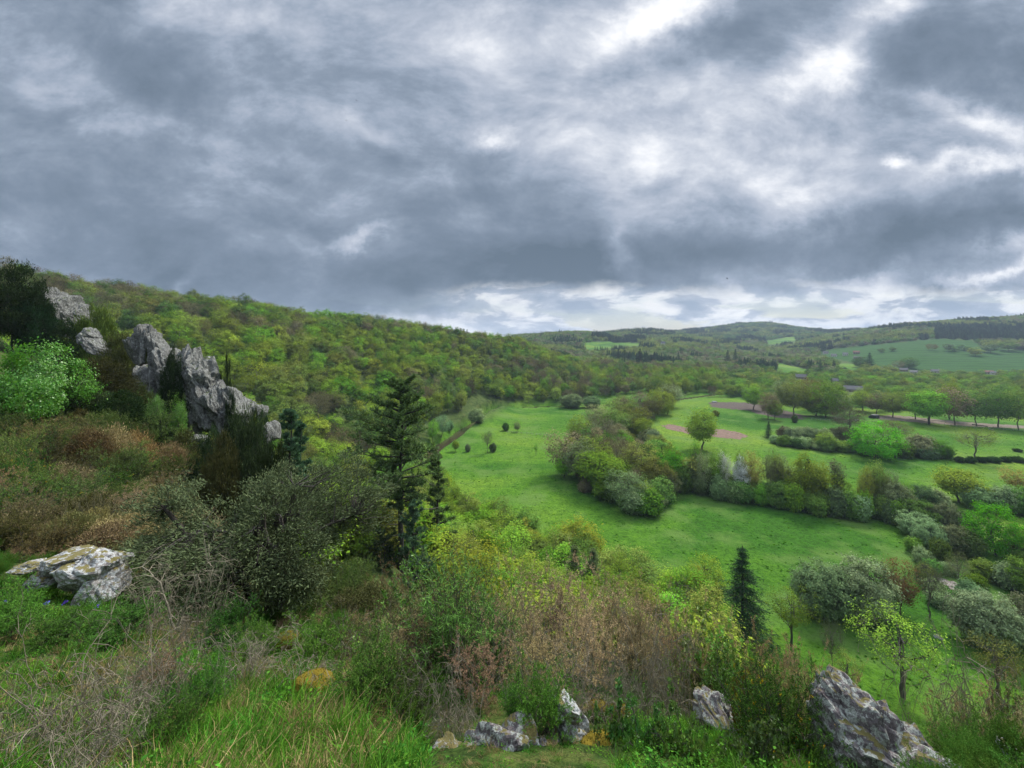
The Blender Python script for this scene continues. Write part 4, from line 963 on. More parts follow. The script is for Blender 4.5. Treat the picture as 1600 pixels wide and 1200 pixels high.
def slabs(px0, px1, n, top, bottom, cx, cy, roll, wmul=1.9, seed=100, dep=5):
    out = []
    for i in range(n):
        px = px0+(px1-px0)*(i+0.5)/n; t = np.interp(px, [a for a, b in top], [b for a, b in top])+rng.uniform(-3, 4); bt = bottom+rng.uniform(-6, 6); w = (px1-px0)/n*wmul*rng.uniform(0.8, 1.25)
        out.append((px-cx, (t+bt)/2-cy, w, (bt-t)*1.06, dep*rng.uniform(0.7, 1.1), roll+rng.uniform(-5, 5), seed+i, ST))
    return out
rock('rock_outcrop', 232, 530, 50, slabs(212, 252, 4, [(212,528),(224,508),(238,501),(250,514),(256,530)], 578, 232, 530, -6, 2.0, 200, 4), M_ROCK, 'grey rock knob standing on the left end of the great cliff')
rock('rock_outcrop', 300, 600, 47, slabs(232, 380, 11, [(232,575),(250,560),(275,548),(290,538),(310,540),(328,556),(345,585),(362,602),(378,632)], 676, 300, 600, -13, 2.3, 220, 6)+[(-30,10,90,70,6,-14,240,ST),(10,10,80,100,6,-12,241,ST)], M_ROCK, 'great ribbed grey cliff rising from dark scrub, largest rock in view')
rock('rock_outcrop', 96, 480, 62, slabs(62, 128, 6, [(62,450),(75,444),(105,447),(116,462),(128,488)], 518, 96, 480, -4, 2.2, 260, 6), M_ROCK, 'grey square-topped crag high at the left below the wooded skyline')
rock('rock_outcrop', 152, 538, 52, [(0,0,12,46,3,-38,13,ST),(-14,-14,18,30,3,-30,14,ST)], M_ROCK, 'thin slanting grey rib of rock between the square crag and the knob')
rock('rock_outcrop', 406, 640, 38, [(0,0,11,16,2,-12,15,ST),(5,4,9,14,2,-14,18,ST)], M_ROCK, 'small grey rock tip right of the great cliff')
rock('rock_outcrop', 427, 672, 32, [(0,0,11,34,2,-10,16,ST),(-4,6,9,26,2,-12,19,ST)], M_ROCK, 'narrow pale rock just right of the dark scrub below the cliff tip')
rock('rock_outcrop', 310, 690, 40, [(0,0,22,26,2,0,17,ST)], M_ROCK, 'low grey rock foot under the great cliff')
ST2 = (0.5, 0.3, 0.8, 4)
rock('boulder', 130, 893, 8.6, [(4,4,92,76,1.1,28,20,ST2),(-52,12,64,44,0.9,-10,21,ST2),(-84,-8,44,20,0.6,-10,22,ST2),(-24,-18,66,28,0.8,-8,23,ST2),(30,24,60,56,0.9,38,24,ST2)], M_ROCKW, 'pale boulder crusted with white lichen and ochre moss on the left slope')
rock('boulder', 1372, 1150, 3.6, [(-20,40,160,230,0.9,14,30,ST2),(14,60,120,200,0.8,20,31,ST2),(-44,40,90,210,0.7,2,32,ST2)], M_ROCKN, 'large dark purplish boulder with pale lichen, its top slanting to the right')
rock('boulder', 1606, 1188, 3.6, [(0,6,44,50,0.3,0,33,None)], M_ROCKW, 'small pale stone at the bottom right corner')
rock('boulder', 1140, 1120, 4.7, [(-24,0,50,70,0.7,38,34,ST2),(14,26,56,76,0.7,30,35,ST2),(-16,44,80,60,0.8,10,36,ST2)], M_ROCKN, 'tall rock spine draped in leaves and orange moss right of the grey tangle')
rock('boulder', 892, 1140, 3.8, [(0,6,66,120,0.35,-18,37,ST2),(-6,-30,54,46,0.3,10,38,ST2)], M_ROCKW, 'upright pinkish rock with a white crusted tip at the bottom centre')
rock('boulder', 775, 1178, 3.5, [(0,-2,110,84,0.4,-8,39,ST2),(40,4,96,80,0.4,10,43,ST2),(-44,8,70,50,0.4,-4,46,ST2),(74,8,50,60,0.35,14,47,ST2)], M_ROCKN, 'low cracked rock at the bottom edge left of the pinkish rock')
rock('boulder', 693, 1192, 3.5, [(0,0,70,50,0.35,-25,40,ST2)], M_ROCKW, 'small slanting pale rock at the bottom edge, leftmost of the bottom rocks')
rock('boulder', 862, 1168, 3.7, [(0,0,34,50,0.3,15,44,ST2)], M_ROCKN, 'dark reddish stone wedged left of the upright pinkish rock')
# stones on the stream bank and in the meadow
for (px, py, w, lb) in [(1437,866,7,'pale stone at the top end of the stony bank'),(1443,873,5,'small pale stone near the top of the stony bank'),(1462,900,6,'pale stone in the middle of the stony bank'),(1475,911,8,'largest pale stone in the middle of the stony bank'),
                    (1492,918,9,'broad pale stone low on the stony bank'),(1503,922,6,'last pale stone at the lower end of the stony bank'),(1466,996,14,'grey stones under the right willow')]:
    x, y, z = hit(px, py, 40); m = MB(); rock_lump(m, (0, 0, 0), (w*y/F/2, w*y/F/2.5, w*y/F/4), px, hi=False); o = obj('stone', m.mesh('stone', M_ROCKW)); o.location = (x, y, z); mark(o, lb, 'stone')

# ------------------------------------------------------------------ near plants
def stemmy(name, seed, n=26, L=0.9, spread=0.6, base=0.1, m1=8, m2=5, r=0.006, per=10, needle=0.022, nw=0.006, droop=0.0, up=0.15, leaf=0, mat=None, wood=None, wig=0.25, l1=0.38, l2=0.35, flowers=0, t0=0.2, curve=0.0):
    global rng; old = rng; rng = np.random.default_rng(seed)
    wd_, cr = MB(), MB()
    S = np.zeros((n, 3)); S[:, :2] = rng.normal(size=(n, 2))*base; S[:, 2] = -0.05
    D = np.column_stack([rng.normal(size=(n, 2))*spread, np.ones(n)]); Ln = L*rng.uniform(0.55, 1.15, n)
    P = paths(S, D, Ln, 7, droop, wig, up); tubes(wd_, P, taper(n, 7, r, r*0.35), 4)
    lv = [P]; prev = P; pl = Ln; pr = r*0.5
    for mm, lf in ((m1, l1), (m2, l2)):
        if not mm: break
        cnt = len(prev)*mm; pi = np.repeat(np.arange(len(prev)), mm); t = rng.uniform(t0, 1, cnt)*(prev.shape[1]-1.001); i = t.astype(int); f = (t-i)[:, None]
        s = prev[pi, i]*(1-f)+prev[pi, i+1]*f; tg = norm(prev[pi, i+1]-prev[pi, i])
        d = norm(tg*0.75+rdir(cnt)*0.75+np.array([0, 0, 0.15-curve])); ln = pl[pi]*lf*rng.uniform(0.5, 1.2, cnt)
        q = paths(s, d, ln, 5, droop+curve, wig, up*0.6); tubes(wd_, q, taper(cnt, 5, pr, pr*0.35), 3)
        lv.append(q); prev, pl, pr = q, ln, pr*0.5
    q = lv[-1]; cnt = len(q)
    if per:
        pi = np.repeat(np.arange(cnt), per); t = rng.uniform(0.1, 1, len(pi))*(q.shape[1]-1.001); i = t.astype(int); f = (t-i)[:, None]
        s = q[pi, i]*(1-f)+q[pi, i+1]*f; tg = norm(q[pi, i+1]-q[pi, i])
        if leaf: leaves(cr, s+rdir(len(s))*leaf*0.5, rdir(len(s))*0.6+np.array([0, 0, 0.8]), leaf, 0.62, fold=0.08)
        else: blades(cr, s, tg*0.55+rdir(len(s))*0.85, needle*rng.uniform(0.6, 1.4, len(s)), np.full(len(s), nw))
    fl = None
    if flowers:
        k = rng.choice(cnt, flowers); c = q[k, -1]; c = np.repeat(c, 7, 0)+rng.normal(size=(flowers*7, 3))*0.012
        fm = MB(); leaves(fm, c, rdir(len(c)), 0.016, 0.8); fl = fm.mesh(name+'_flowers', M_LEAF)
    av = np.concatenate(wd_.v); sx = 2*np.percentile(np.hypot(av[:, 0], av[:, 1]), 96); sz = np.percentile(av[:, 2], 98)
    for mbq in (wd_, cr): mbq.v = [q/np.array([sx, sx, sz]) for q in mbq.v]
    if fl: 
        a = np.empty(len(fl.vertices)*3, np.float32); fl.vertices.foreach_get('co', a); fl.vertices.foreach_set('co', (a.reshape(-1, 3)/np.array([sx, sx, sz])).astype(np.float32).ravel())
    rng = old
    return cr.mesh(name+'_leaves', mat or M_NEEDLE), wd_.mesh(name+'_stems', wood or M_BARKD), fl
NEAR = {}
def narch(k, count_, seed0, **kw): NEAR[k] = [stemmy(k+str(i), seed0+i, **kw) for i in range(count_)]
narch('gorse', 3, 500, n=40, L=0.85, spread=0.5, m1=8, m2=5, per=16, needle=0.034, nw=0.008, t0=0.4)
narch('flowergorse', 2, 510, n=34, L=0.85, spread=0.5, m1=9, m2=5, per=13, needle=0.028, nw=0.008, flowers=60)
narch('deadgorse', 4, 520, n=26, L=0.95, spread=0.5, m1=8, m2=5, per=13, needle=0.030, nw=0.006, t0=0.45, l2=0.28, mat=M_DRY, wood=M_BARKG)
narch('tangle', 4, 540, n=26, L=1.0, spread=0.8, m1=7, m2=6, per=0, r=0.0065, wood=M_TWIG, droop=0.35, up=0.1, wig=0.5, curve=0.3)
narch('broom', 3, 560, n=60, L=1.1, spread=0.3, m1=7, m2=3, per=10, needle=0.06, nw=0.008, up=0.35, wig=0.15, l1=0.4, wood=M_BARK)
narch('leafy', 3, 580, n=12, L=1.0, spread=0.45, m1=7, m2=4, per=7, leaf=0.055, mat=M_NEARLEAF, wood=M_BARK)
narch('bramble', 3, 590, n=22, L=0.5, spread=1.0, m1=5, m2=3, per=7, leaf=0.045, mat=M_NEARLEAF, wood=M_BARK, droop=0.5)
arch('mound', bush_arch, 4, 600, clumps=200, per=80, leaf=0.055, cs=0.06, wr=0.62, mat=M_NEEDLE, lobes=14, blade=True, aspect=0.5, up=0.45)
arch('bracken', bush_arch, 3, 620, clumps=150, per=50, leaf=0.07, cs=0.07, wr=0.6, mat=M_DRY, lobes=12, blade=True, aspect=0.5, up=0.3, bark=M_BARKG)
arch('evergreen', tree_arch, 4, 640, clumps=330, per=70, leaf=0.20, bw=0.28, cs=0.035, wr=0.5, zb=-0.08, limbs=10, Hm=6, blade=1.2, bup=0.1, mat=M_NEEDLE, bark=M_BARKD, lobes=22)
arch('leaftree', tree_arch, 2, 660, clumps=460, per=64, sub=8, lobe=0.55, leaf=0.115, cs=0.035, wr=0.6, zb=0.02, limbs=14, Hm=7, mat=M_NEARLEAF, lobes=22)
arch('juniper', tree_arch, 1, 680, clumps=720, per=105, leaf=0.075, bw=0.30, cs=0.024, lobe=0.6, sub=9, wr=0.66, zb=0.08, limbs=26, Hm=5, blade=1.2, bup=0.2, mat=M_NEEDLE, bark=M_BARKD, lobes=26, multi=9, trunk_r=0.03, shell=0.5)
WR.update(mound=0.62, bracken=0.6, evergreen=0.5, leaftree=0.6, juniper=0.62)
TINT.update(gorse=(0.085, 0.190, 0.030), dgorse=(0.39, 0.275, 0.155), heath=(0.120, 0.175, 0.045), heathb=(0.165, 0.155, 0.060), bracken=(0.27, 0.215, 0.105), juniper=(0.105, 0.150, 0.068),
            broom=(0.110, 0.200, 0.040), lime=(0.16, 0.30, 0.03), lbright=(0.120, 0.265, 0.024), ever=(0.040, 0.068, 0.026), everb=(0.075, 0.085, 0.030), straw=(0.26, 0.20, 0.11), yellow=(0.65, 0.42, 0.02))
def shrub(kind, px, base, top, wpx, tint, label, cat='shrub', name=None, group=None, ymin=2.0, Y=None):
    if Y is None: x, y, z = hit(px, base, ymin)
    if Y is None and ymin == 2.0 and y > 14 and (base > 985 or px > 1150) and px > 540: Y = float(np.interp(px, [600, 1000, 1150, 1300, 1420, 1600], [11, 8.5, 7, 6, 5.2, 4.6]))*rng.uniform(0.92, 1.1)
    if Y is not None: x, y = (px-HX)/F*Y, Y; z = H1(x, y)
    h = (EYE-z)-(top-HY)/F*y; w = wpx/F*y
    if kind == 'deadgorse' and 540 < px < 1300: h *= 1.0; w *= 1.12
    if kind in NEAR:
        cr, wd_, fl = NEAR[kind][int(rng.integers(len(NEAR[kind])))]
        e = empty(name or kind, (x, y, z), rng.uniform(0, 6.28), (w, w, h))
        if kind != 'tangle': obj('leaves' if tint not in ('dgorse', 'bracken') else 'dry_spines', cr, e, tint_var(tint))
        obj('stems', wd_, e)
        if fl: obj('flowers', fl, e, TINT['yellow'])
    else:
        cr, wd_ = ARCH[kind][int(rng.integers(len(ARCH[kind])))]; s = w/(2*WR[kind])
        e = empty(name or kind, (x, y, z-0.05), rng.uniform(0, 6.28), (s, s, h)); obj('crown' if cat == 'tree' else 'foliage', cr, e, tint_var(tint)); obj('trunk' if cat == 'tree' else 'stems', wd_, e)
    return mark(e, label, cat, group)
S_ = shrub
S_('juniper', 425, 985, 680, 440, 'juniper', 'large sprawling grey-green juniper with many dark stems left of the big pine', name='juniper_bush', Y=11)
S_('leaftree', 58, 665, 495, 180, 'lbright', 'vivid bright green leafy tree at the left edge below the square crag', 'tree', 'leafy_tree', Y=30)
S_('leaftree', 276, 668, 600, 50, 'lbright', 'small bright green tree growing against the great cliff', 'tree', 'leafy_tree', Y=42)
S_('leaftree', 238, 650, 600, 40, 'lbright', 'bright green sapling at the left foot of the great cliff', 'tree', 'leafy_tree', Y=41)
S_('near', 198, 560, 500, 44, 'yg', 'yellow-green small tree left of the rock knob', 'tree', 'leafy_tree', Y=56)
for (px, b_, t_, w, Y, c, lb) in [
 (20,560,410,90,55,'ever','big dark evergreen at the left edge under the skyline'),(52,560,458,60,56,'ever','dark evergreen pressed against the left of the square crag'),(100,560,498,60,58,'ever','dark evergreen bush in front of the square crag'),
 (150,570,470,60,60,'mid','mid-green tree just right of the square crag'),(185,580,520,60,52,'everb','brownish evergreen between the thin rock rib and the knob'),(160,650,560,90,36,'everb','brown-green yew below the bright leafy tree'),
 (200,660,590,64,38,'everb','brown-green yew left of the great cliff'),(130,665,590,80,33,'ever','dark yew between the bright tree and the slope shrubs'),(185,690,610,80,33,'ever','dark yew below the brown-green pair'),
 (240,700,650,60,36,'ever','dark scrub yew at the left foot of the great cliff'),(285,715,672,60,36,'everb','brownish scrub yew below the small cliff tree'),(270,590,545,40,44,'ever','dark bush perched on top of the great cliff'),
 (352,590,555,24,48,'ever','small dark bush on the right shoulder of the great cliff'),(330,722,668,60,34,'ever','dark scrub below the middle of the great cliff'),(385,735,640,90,30,'ever','dark evergreen below the right end of the great cliff'),
 (360,640,612,24,44,'ever','little dark bush clinging to the right face of the cliff'),(425,745,690,80,28,'ever','broad dark evergreen behind the juniper'),(345,740,676,70,28,'everb','brown-green evergreen behind the left of the juniper'),
 (398,668,628,26,37,'ever','small dark evergreen over the right foot of the great cliff'),(372,700,655,44,38,'ever','dark evergreen wrapped round the right base of the great cliff'),(410,700,640,40,33,'ever','dark evergreen beside the narrow pale rock'),(95,640,585,60,34,'ever','dark evergreen shaded under the bright leafy tree'),(30,650,600,70,34,'ever','dark evergreen under the bright tree at the left edge'),(230,560,538,20,49,'everb','tuft of brown shrub on the rock knob')]:
    S_('evergreen', px, b_, t_, w, c, lb, 'tree', 'evergreen_tree', Y=Y)

# pines
def pine_arch(name, seed, whorls, wr, zb, per, blen, prof, droop=0.05):
    global rng; old = rng; rng = np.random.default_rng(seed); wood, cr = MB(), MB()
    tubes(wood, link_paths(np.array([[0, 0, -0.03]]), np.array([[0.01, 0, 0.985]]), 12, 0, 0.006), taper(1, 12, 0.017, 0.002), 7)
    S, D, L = [], [], []
    for i in range(whorls):
        z = zb+(0.985-zb)*(i/whorls)
        for k in range(int(rng.integers(3, 7))):
            a = rng.uniform(0, 6.283); l = wr*prof((z-zb)/(1-zb))*rng.uniform(0.3, 1.3)
            S.append((0, 0, z+rng.uniform(-0.006, 0.006))); D.append((math.cos(a), math.sin(a), 0.10+0.5*((z-zb)/(1-zb))**2)); L.append(l)
    S, D, L = np.array(S), np.array(D), np.array(L); P = paths(S, D, L, 7, droop, 0.10, 0.12); tubes(wood, P, taper(len(S), 7, 0.005, 0.0012), 4)
    nb = 15; pi = np.repeat(np.arange(len(S)), nb); t = rng.uniform(0.3, 1, len(pi))*5.99; i = t.astype(int); f = (t-i)[:, None]
    s = P[pi, i]*(1-f)+P[pi, i+1]*f; d = norm(norm(P[pi, i+1]-P[pi, i])*0.8+rdir(len(pi))*[0.8, 0.8, 0.3]+np.array([0, 0, 0.12])); ln = L[pi]*0.24*rng.uniform(0.4, 1.2, len(pi))
    Q_ = paths(s, d, ln, 4, 0.0, 0.1, 0.2); tubes(wood, Q_, taper(len(pi), 4, 0.0014, 0.0006), 3)
    pj = np.repeat(np.arange(len(pi)), per); t = rng.uniform(0.2, 1, len(pj))*2.99; i = t.astype(int); f = (t-i)[:, None]
    c = Q_[pj, i]*(1-f)+Q_[pj, i+1]*f; dd = norm(Q_[pj, i+1]-Q_[pj, i])*0.6+rdir(len(pj))*0.8+np.array([0, 0, 0.25])
    blades(cr, c, dd, blen*rng.uniform(0.6, 1.3, len(c)), np.full(len(c), blen*0.22))
    rng = old; return cr.mesh(name+'_crown', M_NEEDLE), wood.mesh(name+'_wood', M_BARKD, True)
def pine(px, base, top, wpx, Y, seed, prof, zb, tint, label, whorls=30, blen=0.014, per=22, dead=False):
    x = (px-HX)/F*Y; z = H1(x, Y); h = EYE-(top-HY)/F*Y-z; wr = wpx/F*Y/2/h
    cr, wd_ = pine_arch('pine%d' % seed, seed, whorls, wr, zb, per, blen, prof)
    e = empty('pine_tree', (x, Y, z), 0, (h, h, h)); obj('crown', cr, e, tint_var(tint, 0.03)); obj('trunk', wd_, e)
    if dead:
        m = MB(); n = 16; a = rng.uniform(0, 6.28, n); P = paths(np.column_stack([np.zeros((n, 2)), rng.uniform(0.12, 0.5, n)]), np.column_stack([np.cos(a), np.sin(a), rng.uniform(-0.2, 0.5, n)]), rng.uniform(0.08, 0.2, n), 7, 0.1, 0.35)
        tubes(m, P, taper(n, 7, 0.004, 0.001), 4); obj('dead_branches', m.mesh('pine_dead_branches', M_BARKG), e)
    return mark(e, label, 'tree')
pine(626, 872, 594, 106, 60, 700, lambda t: (0.50+0.55*math.sin(min(1, t*1.15)*math.pi))*(1.05-t**6*0.7)*(0.75+0.5*abs(math.sin(t*19))), 0.34, 'pine', 'tall dark pine with layered branches and a bare lower trunk, tallest tree near the look-out', 30, 0.017, 30, dead=True)
pine(645, 872, 785, 60, 54, 701, lambda t: 1.0*(1-t*0.6), 0.05, 'blue', 'short dark blue-green pine at the foot of the tall pine', 18, 0.03, 16)
pine(600, 875, 830, 60, 52, 702, lambda t: 1.0*(1-t*0.5), 0.05, 'ever', 'low dark evergreen left of the foot of the tall pine', 14, 0.04, 14)
pine(683, 800, 704, 52, 72, 703, lambda t: 0.3+0.8*(1-t), 0.1, 'pine', 'smaller pine with level branches just right of the tall pine', 20, 0.02, 18)
pine(452, 750, 632, 56, 45, 704, lambda t: 0.25+0.85*(1-t), 0.1, 'blue', 'blue-green pine right of the great cliff, taller of two', 22, 0.022, 18)
pine(468, 760, 655, 50, 47, 705, lambda t: 0.25+0.85*(1-t), 0.1, 'blue', 'blue-green pine right of the great cliff, shorter of two', 20, 0.022, 18)
tree_at(898, 965, 852, 74, 'spruce', 'pine', 'small blue-green conifer above the brown gorse, left of the twins')
tree_at(927, 965, 857, 70, 'spruce', 'pine', 'small blue-green conifer above the brown gorse, right of the twins')

# left slope shrubs
n_ = 0
for i in range(1400):
    px, py = rng.uniform(-20, 560), rng.uniform(655, 985)
    if not inpoly(px, py, [(-30,655),(120,668),(300,700),(420,760),(600,900),(560,985),(420,985),(200,900),(-30,860)]): continue
    x, y, z = hit(px, py, 4)
    if any((x-a)**2+(y-b_)**2 < (0.055*y+0.25)**2 for a, b_ in [(q[0], q[1]) for q in ZONES[-n_:]] if n_) or (240 < px < 600 and py > 900 and y < 12) : continue
    if y > 44: continue
    ZONES.append((x, y, 0.1)); n_ += 1
    if n_ > 130: break
    w = rng.uniform(55, 95)*(1 if y < 20 else 0.75); h = rng.uniform(34, 60)
    if py < 770 or px > 330:
        k, t, lb = ('mound', 'heath', 'feathery dark green gorse mound on the upper left slope') if rng.uniform() < 0.68 else (('mound', 'heathb', 'brownish green heath shrub on the upper left slope') if rng.uniform() < 0.72 else ('bracken', 'bracken', 'russet dried shrub on the upper left slope'))
    elif py < 815:
        k, t, lb = ('mound', 'heath', 'dark green gorse mound in the middle of the left slope') if rng.uniform() < 0.5 else (('bracken', 'bracken', 'dry brown shrub in the middle of the left slope') if rng.uniform() < 0.7 else ('flowergorse', 'gorse', 'gorse with yellow flowers in the middle of the left slope'))
    else:
        k, t, lb = ('bracken', 'bracken', 'dry brown bracken-like shrub above the pale left boulder') if rng.uniform() < 0.5 else ('mound', 'heathb', 'olive brown shrub above the pale left boulder')
    nm = {'mound': 'heath_shrub', 'bracken': 'dry_shrub', 'flowergorse': 'gorse_bush'}[k]
    k = {'mound': 'gorse', 'bracken': 'deadgorse'}.get(k, k) if rng.uniform() < 0.72 else k
    S_(k, px, py, py-h*1.25, w*1.15, t, lb, 'shrub', nm, lb.replace('shrub', 'shrubs').replace('mound', 'mounds'), ymin=4)
for (px, b_, t_, w, lb) in [(60,795,762,50,'gorse with yellow flowers on the left slope near the picture edge'),(140,795,760,56,'gorse with yellow flowers in the middle of the left slope, right of another'),(8,800,768,40,'gorse with yellow flowers cut by the left edge'),(215,800,765,40,'gorse with few yellow flowers left of the juniper')]:
    S_('flowergorse', px, b_, t_, w, 'gorse', lb, 'shrub', 'gorse_bush')
for (px, b_, t_, w, lb) in [(170,735,664,70,'russet dried conifer-like shrub below the dark yews, left of two'),(210,740,672,60,'russet dried shrub below the dark yews, right of two'),(265,760,690,60,'reddish dried shrub just left of the juniper top')]:
    S_('bracken', px, b_, t_, w, 'bracken', lb, 'shrub', 'dry_shrub')
for i in range(34):
    px, Y_ = rng.uniform(520, 720), rng.uniform(11, 27); x = (px-HX)/F*Y_; z = H1(x, Y_); hh = rng.uniform(0.9, 1.9); ww = rng.uniform(1.2, 2.2)
    k, t, lb, nm = [('mound', 'heath', 'low green gorse mound on the hidden shoulder below the broom', 'heath_shrub'), ('gorse', 'heath', 'low green gorse mound on the hidden shoulder below the broom', 'heath_shrub'), ('deadgorse', 'bracken', 'low dry shrub on the hidden shoulder below the broom', 'dry_shrub'), ('evergreen', 'everb', 'olive evergreen bush on the hidden shoulder below the broom', 'heath_shrub')][i % 4]
    S_(k, px, 0, HY+(EYE-z-hh)*F/Y_, ww*F/Y_, t, lb, 'shrub', nm, lb.replace('mound', 'mounds').replace('shrub', 'shrubs').replace('bush', 'bushes'), Y=Y_)
